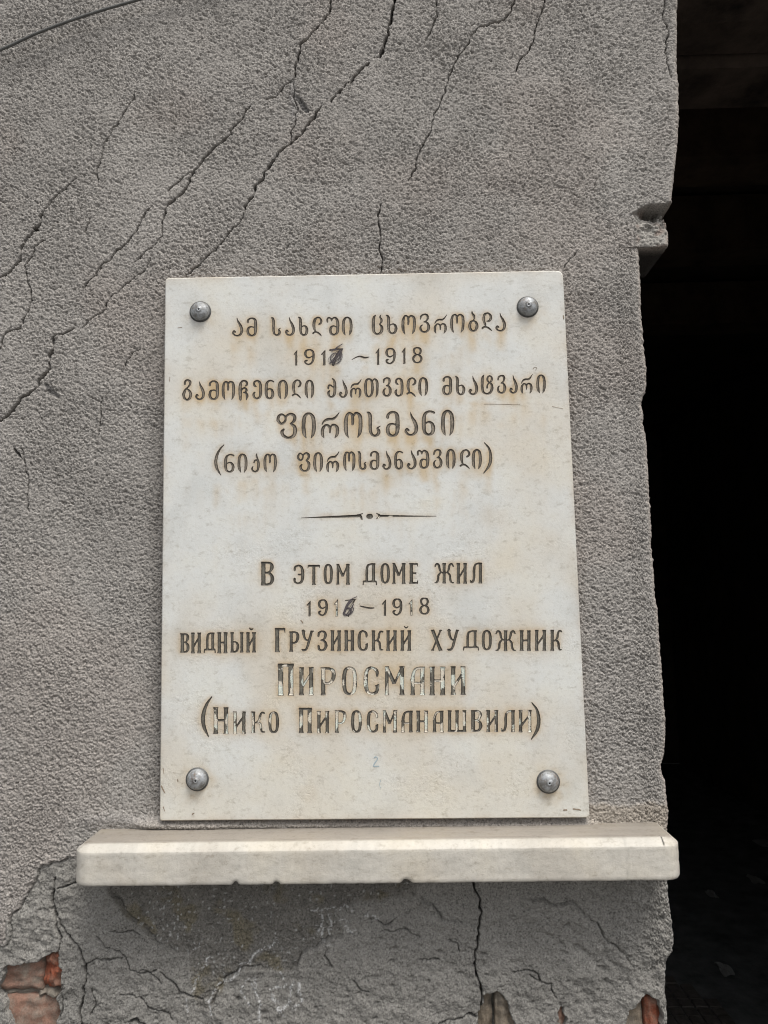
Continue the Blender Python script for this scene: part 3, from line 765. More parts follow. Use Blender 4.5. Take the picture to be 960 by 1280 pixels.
G['Г'] = (56, [V(13, 0, 100, 17), ('l', (8, 5), (53, 5), 10), ('p', [(54, 0), (54, 25), (46, 8)])])
G['Р'] = (52, [V(12, 0, 100, 15), ('s', [(8, 5, 9), (30, 5, 9), (43, 13, 13), (45, 32, 15), (39, 50, 11), (28, 57, 9), (14, 57, 7)])])
G['У'] = (60, [('l', (50, 0), (30, 76), 13), ('s', [(33, 66, 12), (24, 90, 11), (12, 96, 11), (5, 93, 8)]), ('s', [(10, 2, 14), (14, 28, 12), (24, 46, 9), (38, 46, 6)]), ('l', (2, 3), (20, 3), 6), ('l', (42, 3), (59, 3), 6)])
G['З'] = (52, [('s', [(6, 27, 10), (9, 12, 11), (23, 4, 9), (39, 10, 12), (42, 26, 14), (34, 42, 9), (20, 47, 7)]), ('s', [(20, 47, 7), (38, 53, 11), (45, 72, 15), (39, 89, 12), (23, 96, 9), (9, 90, 11), (7, 76, 12)])])
G['Н'] = (62, [V(11, 0, 100, 16), V(51, 0, 100, 16), ('l', (14, 49), (48, 49), 9)])
G['С'] = (52, [('s', [(45, 32, 9), (43, 15, 12), (28, 4, 9), (13, 12, 12), (8, 36, 15), (8, 66, 15), (14, 88, 12), (29, 96, 9), (43, 88, 12), (46, 70, 12)]), ('p', [(38, 66), (52, 60), (52, 72), (40, 74)])])
G['К'] = (60, [V(11, 0, 100, 15), ('s', [(13, 53, 7), (26, 49, 8), (36, 38, 10), (39, 20, 11), (46, 6, 9), (56, 8, 9)]), ('s', [(26, 49, 8), (40, 58, 11), (43, 78, 11), (47, 93, 9), (58, 94, 5)])])
G['Й'] = (58, G['И'][1] + [('s', [(20, -19, 4), (28, -12, 7), (36, -13, 6), (42, -20, 4)])])
G['Х'] = (60, [('l', (10, 0), (50, 100), 16), ('l', (50, 0), (10, 100), 9), ('l', (2, 3), (20, 3), 6), ('l', (40, 97), (59, 97), 6), ('l', (42, 3), (58, 3), 6), ('l', (3, 97), (19, 97), 6)])
G['П'] = (60, [V(12, 0, 100, 16), V(48, 0, 100, 16), ('l', (1, 5), (59, 5), 10)])
G['А'] = (60, [V(50, 0, 100, 15), ('s', [(50, 5, 8), (36, 5, 9), (21, 12, 10), (13, 34, 13), (12, 62, 14)]), V(12, 45, 100, 14), ('l', (14, 57), (46, 57), 8)])
G['Ш'] = (90, [V(10, 0, 98, 15), V(45, 0, 98, 15), V(80, 0, 98, 15), ('l', (3, 95), (87, 95), 10)])
G['Ы'] = (80, [V(11, 0, 100, 14), ('s', [(12, 49, 7), (30, 48, 8), (43, 58, 12), (45, 73, 13), (40, 90, 11), (26, 96, 9), (8, 96, 8)]), V(69, 0, 100, 14)])

# line, character, x0, x1, ytop, ybottom, paint loss
T = []


def line(seq, loss=0.0, grp=''):
    for s_ in seq:
        T.append((s_[0], s_[1], s_[2], s_[3], s_[4], s_[5] if len(s_) > 5 else loss, grp))


line([('ა', 289.7, 303.8, 397, 420.7), ('მ', 307.7, 321.3, 397, 420.7), ('ს', 338.5, 351.3, 396.3, 420.3), ('ა', 356, 368.3, 396.3, 420), ('ხ', 372.3, 385.4, 396, 420.2), ('ლ', 390.3, 402.8, 396, 420.5), ('შ', 408, 424, 396, 419.5), ('ი', 427.2, 440.7, 395.6, 419.4),
      ('ც', 464.7, 479.3, 393.5, 419), ('ხ', 482, 497, 393.6, 418), ('ო', 501.8, 519.6, 393.6, 417.9), ('ვ', 523.8, 537.3, 392.2, 416.3), ('რ', 542, 559, 393.4, 417), ('ო', 562.6, 580.6, 392.2, 416), ('ბ', 585.3, 597.8, 389, 415), ('დ', 602, 616, 390.6, 414.2), ('ა', 619, 632.2, 391, 414.6)], 0.05, 'g')
line([('1', 366.6, 372.2, 437.2, 457), ('9', 379.4, 394, 436.2, 456.6), ('1', 401, 407.5, 436.8, 456.8), ('1', 469, 474.6, 434.8, 456.2), ('9', 481, 495.2, 434.8, 455.6), ('1', 501.6, 507.4, 433.8, 455), ('8', 514.7, 528.5, 433.7, 454.4)], 0.05, 'g')
line([('გ', 228, 240.3, 474, 500.9), ('ა', 243.8, 255.6, 476.5, 500.3), ('მ', 260.3, 273.4, 475.6, 500.3), ('ო', 277.2, 293.5, 476, 499.8), ('ჩ', 297.8, 311, 475, 500), ('ე', 315.3, 327.3, 475, 499.4), ('ნ', 331, 342.8, 474.6, 499.4), ('ი', 347, 360, 474.6, 499), ('ლ', 364.8, 376.8, 474.4, 498), ('ი', 381, 392.5, 474.6, 498),
      ('ქ', 409, 420, 472.8, 497.5), ('ა', 423.8, 434, 474, 497.5), ('რ', 437.4, 452, 474, 497.5), ('თ', 455, 473.4, 472.8, 497), ('ვ', 478, 489, 471.7, 496.2), ('ე', 493, 504, 472.2, 496.2), ('ლ', 508, 520.3, 471.7, 496.2), ('ი', 523, 535, 471.3, 495),
      ('მ', 552.6, 564.8, 470.2, 494.2), ('ხ', 568.5, 581.6, 470.2, 494.4), ('ა', 585.6, 597.2, 469.7, 494), ('ტ', 601, 617, 468.8, 493.2), ('ვ', 621, 632.3, 468.8, 492.3), ('ა', 636.8, 646.6, 468.8, 492.3), ('რ', 650.6, 666, 467.8, 491.8), ('ი', 670.7, 682, 467.8, 491.8)], 0.08, 'g')
line([('ფ', 346, 371, 516, 548.5), ('ი', 377, 394.8, 515.3, 548), ('რ', 400.7, 424.7, 515.3, 547.8), ('ო', 429.8, 452.8, 514.8, 547.3), ('ს', 458, 476, 514.4, 546.3), ('მ', 482, 499.2, 514, 546.3), ('ა', 505.3, 522.4, 514.8, 545), ('ნ', 527.3, 544.2, 512.6, 544.8), ('ი', 551.4, 567.6, 512, 544.6)], 0.1, 'g')
line([('(', 267.6, 280.5, 556, 594), ('ნ', 280, 293.4, 567.2, 591), ('ი', 297, 309.2, 566.8, 590.8), ('კ', 314, 324.9, 566.8, 590.8), ('ო', 329.4, 345.7, 566.8, 590.3), ('ფ', 371.6, 387.6, 565.3, 589.8), ('ი', 391.8, 403.5, 565, 589.8), ('რ', 407.8, 424.2, 564.4, 590.3), ('ო', 429.3, 443.8, 564.2, 588.8), ('ს', 446.8, 458.2, 563.8, 587.8), ('მ', 461.8, 473.8, 563.8, 587.8), ('ა', 477.9, 488.8, 563.4, 587.6), ('ნ', 492.9, 503.9, 563.4, 587.3), ('ა', 508.4, 520.3, 562.3, 587), ('შ', 521, 536.3, 562.3, 586.2), ('ვ', 540.9, 552.6, 561.6, 586), ('ი', 557.6, 569.2, 561, 586), ('ლ', 574.6, 587.8, 561.6, 586.2), ('ი', 590, 602, 561, 586.4), (')', 603.5, 614.8, 553.2, 591.6)], 0.12, 'g')
line([('В', 325.6, 343, 702, 732), ('Э', 366.3, 380.4, 706, 730.4), ('Т', 384, 400.6, 706, 731.6), ('О', 404.4, 416.2, 705, 730.2), ('М', 420, 437.2, 704.8, 731), ('Д', 453, 471.6, 704, 730), ('О', 475.3, 487.5, 704, 729.6), ('М', 490.2, 506.9, 703.8, 730.3), ('Е', 511, 522.9, 703.8, 730), ('Ж', 542.6, 567.8, 703.8, 729.5), ('И', 570.6, 583.6, 703.8, 729.8), ('Л', 587.2, 603, 703.2, 729.5)], 0.15, 'r')
line([('1', 383, 388.9, 750.4, 770.7), ('9', 396.9, 410.2, 749, 770.4), ('1', 417, 423.2, 748.6, 770.6, 0.9), ('1', 477, 483.2, 748.8, 769.8), ('9', 490, 503.2, 747.8, 769.8), ('1', 510.4, 516.2, 748.6, 769.6, 0.7), ('8', 523.7, 537.2, 746.8, 768.5)], 0.12, 'r')
line([('В', 225.6, 236.7, 791.5, 816.2), ('И', 239, 251.1, 790.6, 816.8), ('Д', 254.6, 269.8, 790.6, 815), ('Н', 272, 284, 790.2, 816.8), ('Ы', 287.9, 304.5, 790.2, 815.8), ('Й', 308, 319.5, 790.2, 815.8),
      ('Г', 343.4, 357, 785, 815.4), ('Р', 361, 374, 789, 814.8), ('У', 376.4, 392.6, 788.2, 814), ('З', 396.6, 409.2, 788.2, 814), ('И', 413.4, 426.1, 787.8, 814), ('Н', 430.7, 442.6, 787.8, 814), ('С', 447, 459.9, 787.8, 813.8), ('К', 464, 479.2, 787.8, 813.8), ('И', 482.8, 496.1, 787.8, 813.8), ('Й', 500.6, 513.9, 787.8, 813.8),
      ('Х', 537.9, 553.5, 787.2, 813.5), ('У', 558.5, 574.2, 787.2, 813.5), ('Д', 578.4, 599.2, 787.8, 812), ('О', 601.8, 615.1, 787.6, 813), ('Ж', 618.8, 645.2, 787.8, 814), ('Н', 649.6, 663.6, 787.8, 813.8), ('И', 668.4, 682.9, 787.4, 813.8), ('К', 687.5, 702.6, 787.2, 813.8)], 0.15, 'r')
line([('П', 346.6, 367.8, 829.4, 869.6, 0.5), ('И', 373.6, 392.2, 834, 869.2, 0.35), ('Р', 399.3, 419.8, 834, 869.2, 0.5), ('О', 426.7, 447.2, 833.2, 869, 0.5), ('С', 454.2, 474.2, 833.2, 868.6, 0.5), ('М', 480, 506, 832.8, 869.2, 0.4), ('А', 512, 531.2, 833.2, 869.2, 0.75), ('Н', 536.6, 557, 833.2, 869.2, 0.45), ('И', 563.2, 582.2, 832.8, 868.8, 0.45)], 0.4, 'r')
line([('(', 251.4, 265.5, 871, 920.8, 0), ('Н', 266.2, 286, 884, 917.5, 0.4), ('И', 291, 307.6, 889.3, 917.5, 0.42), ('К', 313.4, 331.4, 889.3, 916.6, 0.42), ('О', 335, 349.2, 889.3, 916.5), ('П', 373, 390.5, 884.6, 916.6, 0.35), ('И', 395.9, 411.7, 888.6, 916.6), ('Р', 417.4, 433, 887.8, 916.2, 0.75), ('О', 438.4, 452.7, 887.8, 916), ('С', 458.4, 472.9, 888, 915.8, 0.35), ('М', 478, 496.4, 887.8, 915.8, 0.45), ('А', 500.6, 516.1, 888.2, 915.6), ('Н', 520.2, 535.4, 888.2, 915.6, 0.45), ('А', 540.3, 554.5, 888.2, 915.6, 0.3), ('Ш', 559.4, 583.2, 887.8, 915.2), ('В', 588.4, 602.9, 887.6, 914.8), ('И', 607.6, 623, 887.6, 915.2), ('Л', 625.8, 644.2, 887.6, 915.2), ('И', 647.8, 665.1, 887.4, 915.6, 0.42), (')', 663, 674.9, 878.4, 924.2, 0)], 0.22, 'r')


def spline(pts, closed=False, n=7):
    P = np.array(pts, float); m = len(P)
    out = []
    rng_ = range(m if closed else m - 1)
    for i in rng_:
        p0 = P[(i - 1) % m] if closed or i > 0 else P[0]; p1 = P[i]; p2 = P[(i + 1) % m]
        p3 = P[(i + 2) % m] if closed or i + 2 < m else P[-1]
        for t in np.linspace(0, 1, n, endpoint=False):
            out.append(0.5 * ((2 * p1) + (-p0 + p2) * t + (2 * p0 - 5 * p1 + 4 * p2 - p3) * t * t + (-p0 + 3 * p1 - 3 * p2 + p3) * t ** 3))
    out.append(P[0] if closed else P[-1])
    return np.array(out)


def sdf_capsules(gx, gy, pts):
    sd = np.full(gx.shape, 1e9)
    for a, b in zip(pts[:-1], pts[1:]):
        dx, dy = b[0] - a[0], b[1] - a[1]; l2 = dx * dx + dy * dy + 1e-9
        t = np.clip(((gx - a[0]) * dx + (gy - a[1]) * dy) / l2, 0, 1)
        w_ = a[2] + (b[2] - a[2]) * t
        sd = np.minimum(sd, np.hypot(gx - a[0] - t * dx, gy - a[1] - t * dy) - w_ / 2)
    return sd


def sdf_poly(gx, gy, p):
    p = np.array(p, float)
    best = np.full(gx.shape, 1e9)
    for i in range(len(p)):
        a, b = p[i], p[(i + 1) % len(p)]; dx, dy = b - a; l2 = dx * dx + dy * dy + 1e-9
        t = np.clip(((gx - a[0]) * dx + (gy - a[1]) * dy) / l2, 0, 1)
        best = np.minimum(best, np.hypot(gx - a[0] - t * dx, gy - a[1] - t * dy))
    return np.where(inside(gx, gy, p), -best, best)


GS = 0.45                                       # raster step, in photo pixels on the plaque plane


def letter_sdf(strokes, W, x0, x1, y0, y1, rs_):
    H = y1 - y0; k = H / 100.0; kx = (x1 - x0) / W
    gx0, gx1, gy0, gy1 = x0 - 3, x1 + 3, y0 - 0.26 * H, y1 + 0.14 * H + 2
    gx, gy = np.meshgrid(np.arange(gx0, gx1, GS), np.arange(gy0, gy1, GS), indexing='ij')
    sd = np.full(gx.shape, 1e9)
    f_ = lambda px_, py_: (x0 + px_ * kx, y0 + py_ * k)
    thin = 1.02
    for s_ in strokes:
        if s_[0] in ('s', 'sc'):
            pts = np.array([(*f_(a, b), c * k * thin) for a, b, c in s_[1]])
            sd = np.minimum(sd, sdf_capsules(gx, gy, spline(pts, s_[0] == 'sc')))
        elif s_[0] == 'v':
            _, xc, ya, yb, wd = s_; wd = wd * k * 0.5
            cx_, a = f_(xc, ya); _, b = f_(xc, yb); fl_ = 0.16 * wd + 0.35; r_ = 3.0
            sd = np.minimum(sd, sdf_poly(gx, gy, [(cx_ - wd - fl_, a), (cx_ + wd + fl_, a), (cx_ + wd, a + r_), (cx_ + wd, b - r_), (cx_ + wd + fl_, b), (cx_ - wd - fl_, b), (cx_ - wd, b - r_), (cx_ - wd, a + r_)]))
        elif s_[0] == 'l':
            (ax, ay), (bx, by) = f_(*s_[1]), f_(*s_[2]); wd = s_[3] * k / 2
            dv = np.array([bx - ax, by - ay]); n_ = np.array([-dv[1], dv[0]]) / np.hypot(*dv) * wd
            sd = np.minimum(sd, sdf_poly(gx, gy, [(ax + n_[0], ay + n_[1]), (bx + n_[0], by + n_[1]), (bx - n_[0], by - n_[1]), (ax - n_[0], ay - n_[1])]))
        elif s_[0] == 'p':
            sd = np.minimum(sd, sdf_poly(gx, gy, [f_(*q_) for q_ in s_[1]]))
    sd = sd + 0.22 * perlin(gx, gy, 2.6, rs_.randint(1000)) + 0.12 * perlin(gx, gy, 1.2, rs_.randint(1000))   # hand-cut edge
    return gx, gy, sd


def ccw(L):
    A = sum(L[k][0] * L[(k + 1) % len(L)][1] - L[(k + 1) % len(L)][0] * L[k][1] for k in range(len(L)))
    return L if A > 0 else L[::-1]


def contours(gx, gy, sd):
    """marching squares -> closed loops (counter free orientation)"""
    I = sd < 0
    nx, ny = sd.shape
    cs = I[:-1, :-1] * 1 + I[1:, :-1] * 2 + I[1:, 1:] * 4 + I[:-1, 1:] * 8
    cells = np.argwhere((cs > 0) & (cs < 15))
    links = {}
    pos = {}

    def ept(i, j, e):
        if e == 0: a, b, key = (i, j), (i + 1, j), (i, j, 0)
        elif e == 1: a, b, key = (i + 1, j), (i + 1, j + 1), (i + 1, j, 1)
        elif e == 2: a, b, key = (i, j + 1), (i + 1, j + 1), (i, j + 1, 0)
        else: a, b, key = (i, j), (i, j + 1), (i, j, 1)
        if key not in pos:
            va, vb = sd[a], sd[b]; t = min(max(va / (va - vb), 0.08), 0.92)
            pos[key] = (gx[a] + (gx[b] - gx[a]) * t, gy[a] + (gy[b] - gy[a]) * t)
        return key
    TB = {1: [(3, 0)], 2: [(0, 1)], 3: [(3, 1)], 4: [(1, 2)], 5: [(3, 2), (1, 0)], 6: [(0, 2)], 7: [(3, 2)], 8: [(2, 3)], 9: [(2, 0)], 10: [(0, 3), (2, 1)], 11: [(2, 1)], 12: [(1, 3)], 13: [(1, 0)], 14: [(0, 3)]}
    for i, j in cells:
        i, j = int(i), int(j)
        for a, b in TB[int(cs[i, j])]:
            links[ept(i, j, a)] = ept(i, j, b)
    loops = []
    while links:
        s_ = next(iter(links)); cur = s_; lp = []
        while cur in links:
            nx_ = links.pop(cur); lp.append(pos[cur]); cur = nx_
        if len(lp) >= 8:
            L = [lp[0]]
            for q_ in lp[1:]:
                if (q_[0] - L[-1][0]) ** 2 + (q_[1] - L[-1][1]) ** 2 > 0.30: L.append(q_)
            if (L[0][0] - L[-1][0]) ** 2 + (L[0][1] - L[-1][1]) ** 2 < 0.15: L.pop()
            if len(L) >= 4: loops.append(ccw(L))
    return loops


def bil(F, x0, y0, step, px_, py_):
    fx = np.clip((px_ - x0) / step, 0, F.shape[0] - 1.001); fy = np.clip((py_ - y0) / step, 0, F.shape[1] - 1.001)
    i, j = fx.astype(int), fy.astype(int); a, b = fx - i, fy - j
    return F[i, j] * (1 - a) * (1 - b) + F[i + 1, j] * a * (1 - b) + F[i, j + 1] * (1 - a) * b + F[i + 1, j + 1] * a * b


RX0, RY0, RW, RH = 190, 328, 560, 710                # raster of the engraved area, 1 px cells
ink = np.zeros((RW, RH)); inkg = np.zeros((RW, RH))
all_loops = []
rsl = np.random.RandomState(77)


def cut(name, gx, gy, sd, loss, dark=1.0, depth=1.5, label=None, flat=False, grp='g'):
    loops = contours(gx, gy, sd)
    if not loops: return
    all_loops.extend(loops)
    vs, fs = [], []
    for L in loops:
        b_ = len(vs); vs += [Vector(q_) for q_ in L]; fs.append(list(range(b_, len(vs))))
    nb = len(vs)
    step = 0.62
    ix, iy = np.meshgrid(np.arange(gx[0, 0], gx[-1, 0], step), np.arange(gy[0, 0], gy[0, -1], step), indexing='ij')
    ix = ix + rsl.uniform(-0.1, 0.1, ix.shape); iy = iy + rsl.uniform(-0.1, 0.1, iy.shape)
    s_ = bil(sd, gx[0, 0], gy[0, 0], GS, ix.ravel(), iy.ravel())
    kq = s_ < -0.38
    vs += [Vector((a, b)) for a, b in zip(ix.ravel()[kq], iy.ravel()[kq])]
    ov, oe, of, iv, _, if_ = delaunay_2d_cdt(vs, [], fs, 0, 1e-4)
    tri = [t for t, o_ in zip(of, if_) if len(o_) % 2 == 1]
    if not tri: return
    P = np.array([(v_.x, v_.y) for v_ in ov])
    onb = np.zeros(len(P), bool)
    for k_, src in enumerate(iv):
        if any(q_ < nb for q_ in src): onb[k_] = True
    s2 = bil(sd, gx[0, 0], gy[0, 0], GS, P[:, 0], P[:, 1])
    s2[onb] = 0
    dpx = np.clip(-s2, 0, depth) * 0.8
    dm = dpx * 0.00097
    w0 = px2w(P[:, 0], P[:, 1], PLY)
    co_ = w0.copy(); co_[:, 1] += dm
    # paint wear: dark in the corners of the cut, pale where the paint has flaked
    e_ = np.clip(-s2 / 1.7, 0, 1)
    nz = fbm(P[:, 0], P[:, 1], 9, rsl.randint(900), 3)
    dk = np.array([0.058, 0.050, 0.040]); md = np.array([0.25, 0.215, 0.17]) if grp == 'g' else np.array([0.155, 0.147, 0.122])
    mm = sst(0.30, 1.0, e_) * np.clip(0.70 + 0.8 * nz, 0.1, 1) * dark
    c_ = dk * (1 - mm[:, None]) + md * mm[:, None]
    nq_ = perlin(P[:, 0] * 1.2, P[:, 1] * 0.6, 11, rsl.randint(900)) + 0.18 * perlin(P[:, 0], P[:, 1], 2.2, rsl.randint(900))
    loss = loss if loss > 0.2 else 0
    thr = np.quantile(nq_, 1 - loss) if loss > 0 else 9
    fk = sst(thr - 0.01, thr + 0.02, nq_) * sst(0.28, 0.50, e_)
    tq = sst(-0.1, 0.3, fbm(P[:, 0], P[:, 1], 14, rsl.randint(900), 2))[:, None] * (0.75 if loss > 0.2 else 0.2)
    pale = np.array([0.60, 0.55, 0.46]) * (1 - tq) + np.array([0.56, 0.62, 0.56]) * tq
    c_ = c_ * (1 - fk[:, None]) + pale * fk[:, None]
    T_ = np.array(tri)[:, ::-1]
    n0 = np.cross(co_[T_[0, 1]] - co_[T_[0, 0]], co_[T_[0, 2]] - co_[T_[0, 0]])
    if n0[1] > 0: T_ = T_[:, ::-1]
    o = np_mesh(name, co_, T_, M_LT, plaque, False, {'tint': c_}, 3)
    # ink raster for the rust and grime around the cuts
    mi = sd < 0
    a_, b_ = (gx[mi] - RX0).astype(int), (gy[mi] - RY0).astype(int)
    np.add.at(ink, (a_, b_), GS * GS)
    if grp == 'g': np.add.at(inkg, (a_, b_), GS * GS)
    if label: o['label'] = label
    return o


KIND = {'(': 'bracket', ')': 'bracket', '1': 'digit', '9': 'digit', '8': 'digit'}
for ch, x0, x1, y0, y1, loss, grp in T:
    W, strokes = G[ch]
    gx, gy, sd = letter_sdf(strokes, W, x0, x1, y0, y1, rsl)
    o = cut(KIND.get(ch, 'letter'), gx, gy, sd, loss, grp=grp)
    if o is not None: o['label'] = ('engraved %s %s' % (KIND.get(ch, 'letter'), ch))


def free_cut(name, strokes, loss=0.0, label=None, grp='g', depth=1.4):
    allp = np.array([p_[:2] for s_ in strokes for p_ in s_])
    gx, gy = np.meshgrid(np.arange(allp[:, 0].min() - 5, allp[:, 0].max() + 5, GS), np.arange(allp[:, 1].min() - 5, allp[:, 1].max() + 5, GS), indexing='ij')
    sd = np.full(gx.shape, 1e9)
    for s_ in strokes: sd = np.minimum(sd, sdf_capsules(gx, gy, spline(s_)))
    sd += 0.12 * perlin(gx, gy, 1.8, rsl.randint(1000))
    return cut(name, gx, gy, sd, loss, grp=grp, label=label, depth=depth)


free_cut('dash', [[(440, 449.5, 0.9), (445, 446.8, 1.5), (450, 445.6, 2.2), (456, 447.2, 2.3), (461.5, 446.2, 0.9)]], label='engraved wavy dash between the upper years')
free_cut('dash', [[(450, 757.6, 1.4), (455, 758.8, 2.0), (462, 760.2, 2.2), (467.5, 760.0, 1.6)]], label='engraved dash between the lower years', grp='r')
free_cut('ornament', [[(376.5, 647.4, 0.8), (400, 646.6, 1.9), (425, 645.8, 2.8), (448, 644.9, 3.4)], [(447, 643.6, 1.8), (450.5, 645.2, 3.4), (452.5, 649.2, 1.8)], [(448, 644, 2), (453.5, 641.8, 1)]], 0.05, 'engraved left bar of the divider', 'r')
free_cut('ornament', [[(474, 644.9, 3.0), (492, 645, 2.4), (520, 645.3, 1.6), (545.5, 645.2, 0.8)], [(470.5, 641.6, 1.0), (474.5, 644.8, 3.0), (470.5, 648.6, 1.0)]], 0.25, 'engraved right bar of the divider', 'r')
free_cut('ornament', [[(460.9, 645.5, 6.2), (463.1, 645.4, 6.2)]], 0.1, 'engraved dot in the middle of the divider', 'r')
# the paint has run over the year's last digit: a 7 under the scribble
free_cut('digit', [[(412.5, 437.8, 2.4), (418, 437, 2.6), (427, 436.4, 2.2)], [(426, 437, 2.6), (420, 446, 3.2), (416.5, 456, 3.4)]], 0, 'engraved last digit of the upper year, scribbled over', depth=1.2)
free_cut('digit', [[(432, 750.8, 1.6), (438, 750, 1.6), (444, 749.6, 1.6)], [(443.5, 750, 1.8), (438, 760, 2.4), (435.5, 770, 2.4)]], 0.55, 'engraved last digit of the lower year, overwritten by a six', grp='r')


# ---- slab
def boxblur(a, r_, ax):
    c = np.cumsum(np.pad(a, [(r_ + 1, r_) if k == ax else (0, 0) for k in (0, 1)], mode='edge'), ax)
    n_ = 2 * r_ + 1
    return (c[n_:] - c[:-n_]) / n_ if ax == 0 else (c[:, n_:] - c[:, :-n_]) / n_


def blur(a, r_):
    for _ in range(3): a = boxblur(boxblur(a, r_, 0), r_, 1)
    return a


ink = np.clip(ink, 0, 1); inkg = np.clip(inkg, 0, 1)
run = np.zeros_like(inkg); cur = np.zeros(RW)
dec = 0.945 + 0.04 * np.random.RandomState(5).rand(RW)
for j in range(RH):
    cur = np.maximum(cur * dec, boxblur(inkg[:, j:j + 1], 2, 0)[:, 0]); run[:, j] = cur
run = boxblur(boxblur(run, 2, 0), 1, 1)
halo = np.clip(blur(ink, 2) * 2.2, 0, 1); wide = np.clip(blur(ink, 9) * 2.2, 0, 1)

outer = np.array([[206, 347], [704, 337.5], [737.5, 1022.5], [199, 1026.5]], float)


def rounded(P, ins, rad, n=4):
    """inset quad with rounded corners, photo-pixel space of the plaque plane"""
    c = P.mean(0); m = len(P); Q = []
    for k_ in range(m):
        a, b, d_ = P[(k_ - 1) % m], P[k_], P[(k_ + 1) % m]
        u_ = (a - b) / np.hypot(*(a - b)); v_ = (d_ - b) / np.hypot(*(d_ - b))
        b2 = b + (u_ + v_) * ins
        for t in np.linspace(0, 1, n + 1):
            Q.append((1 - t) ** 2 * (b2 + u_ * rad[k_]) + 2 * t * (1 - t) * b2 + t * t * (b2 + v_ * rad[k_]))
    return np.array(Q)


def densify(Q, st_=4.0):
    out = []
    for a, b in zip(Q, np.roll(Q, -1, 0)):
        n_ = max(1, int(np.hypot(*(b - a)) / st_))
        for t in range(n_): out.append(a + (b - a) * t / n_)
    return np.array(out)


RAD = [5, 8, 4, 3]
front = densify(rounded(outer, 1.6, RAD))
side0 = densify(rounded(outer, 0.0, RAD))
front = np.array(ccw(list(front)))
vs = [Vector(q_) for q_ in front]; fs = [list(range(len(vs)))]
for L in all_loops:
    b_ = len(vs); vs += [Vector(q_) for q_ in L]; fs.append(list(range(b_, len(vs))))
nb = len(vs)
st_ = 3.2
ix, iy = np.meshgrid(np.arange(200, 737, st_), np.arange(338, 1026, st_), indexing='ij')
ix = (ix + rsl.uniform(-0.9, 0.9, ix.shape)).ravel(); iy = (iy + rsl.uniform(-0.9, 0.9, iy.shape)).ravel()
blk = blur(ink, 1)
inn = inside(ix, iy, rounded(outer, 3.5, RAD)) & (bil(blk, RX0, RY0, 1.0, ix, iy) < 0.10)
vs += [Vector((a, b)) for a, b in zip(ix[inn], iy[inn])]
ov, oe, of, iv, _, if_ = delaunay_2d_cdt(vs, [], fs, 0, 1e-4)
tri = np.array([t for t, o_ in zip(of, if_) if len(o_) % 2 == 1] , int)
P = np.array([(v_.x, v_.y) for v_ in ov])


def slab_tint(P):
    u_, v_ = P[:, 0], P[:, 1]
    base = np.tile(np.array([0.595, 0.603, 0.578]), (len(P), 1))
    warm = sst(0.0, 1.0, 0.35 + 0.9 * fbm(u_, v_, 130, 501, 4) + 0.55 * np.exp(-((v_ - 830) / 140) ** 2) * sst(0.5, 0.9, 1 - np.abs(u_ - 470) / 380) - 0.35 * np.exp(-((v_ - 640) / 45) ** 2) - 0.2 * np.exp(-((v_ - 370) / 30) ** 2))
    tw = np.array([0.545, 0.490, 0.395])
    base = base * (1 - 0.62 * warm[:, None]) + tw * 0.62 * warm[:, None]
    bt = sst(930, 1010, v_) * 0.5
    base = base * (1 - bt[:, None]) + np.array([0.575, 0.55, 0.475]) * bt[:, None]
    R_ = bil(run, RX0, RY0, 1.0, u_, v_) * np.clip(0.35 + 1.6 * fbm(u_, v_, 34, 511, 3), 0, 1.0)
    st = np.array([0.47, 0.345, 0.18])
    k_ = np.clip(R_ * 1.1, 0, 0.72)[:, None]
    base = base * (1 - k_) + st * k_
    Hh = bil(halo, RX0, RY0, 1.0, u_, v_); Wd = bil(wide, RX0, RY0, 1.0, u_, v_)
    k_ = np.clip(Hh * (0.42 + 0.45 * fbm(u_, v_, 20, 521, 3)) + Wd * (0.26 + 0.55 * sst(660, 760, v_) * np.clip(0.5 + fbm(u_, v_, 40, 523, 3), 0, 1)), 0, 0.62)[:, None]
    base = base * (1 - k_) + np.array([0.43, 0.305, 0.16]) * k_
    # rust round the bolts, dirt at the rim
    for bx, by, s__ in ((248, 389, 0.35), (660, 384, 0.45), (244, 977, 0.8), (686, 980, 0.95)):
        dd_ = np.hypot(u_ - bx - 2, v_ - by - (2 if by > 900 else 8)); k_ = (np.exp(-(dd_ / 19) ** 2) * s__ * (0.8 + fbm(u_, v_, 12, 531, 2)))[:, None]
        base = base * (1 - np.clip(k_, 0, .8)) + np.clip(k_, 0, .8) / np.maximum(k_, 1e-6) * np.array([0.42, 0.315, 0.18]) * k_
    dr = -sd_poly(u_, v_, outer)
    k_ = (np.exp(-np.clip(dr, 0, 99) / 5.0) * np.clip(0.5 + 0.9 * fbm(u_, v_, 30, 541, 3), 0, 1) * 0.55)[:, None]
    base = base * (1 - k_) + np.array([0.46, 0.38, 0.29]) * k_
    er = np.clip(0.12 + 0.5 * Wd + 0.5 * sst(0.1, 0.5, fbm(u_, v_, 60, 551, 3)) + 0.35 * (np.exp(-((u_ - 620) / 25) ** 2 - ((v_ - 648) / 18) ** 2) + np.exp(-((u_ - 385) / 14) ** 2 - ((v_ - 992) / 12) ** 2)), 0, 1)
    er = er * (0.45 + 0.55 * sst(600, 720, v_))
    for (sx, sy, a_, b_, kk) in ((618, 648, 20, 13, 0.25), (385, 993, 13, 12, 0.25), (505, 760, 70, 30, 0.10), (600, 505.5, 24, 1.6, 0.55), (560, 506, 14, 1.4, 0.35)):
        q_ = ((u_ - sx) / a_) ** 2 + ((v_ - sy) / b_) ** 2
        k_ = (np.exp(-q_ ** 2) * kk)[:, None]
        base = base * (1 - k_) + np.array([0.50, 0.42, 0.31]) * k_
    return base, er


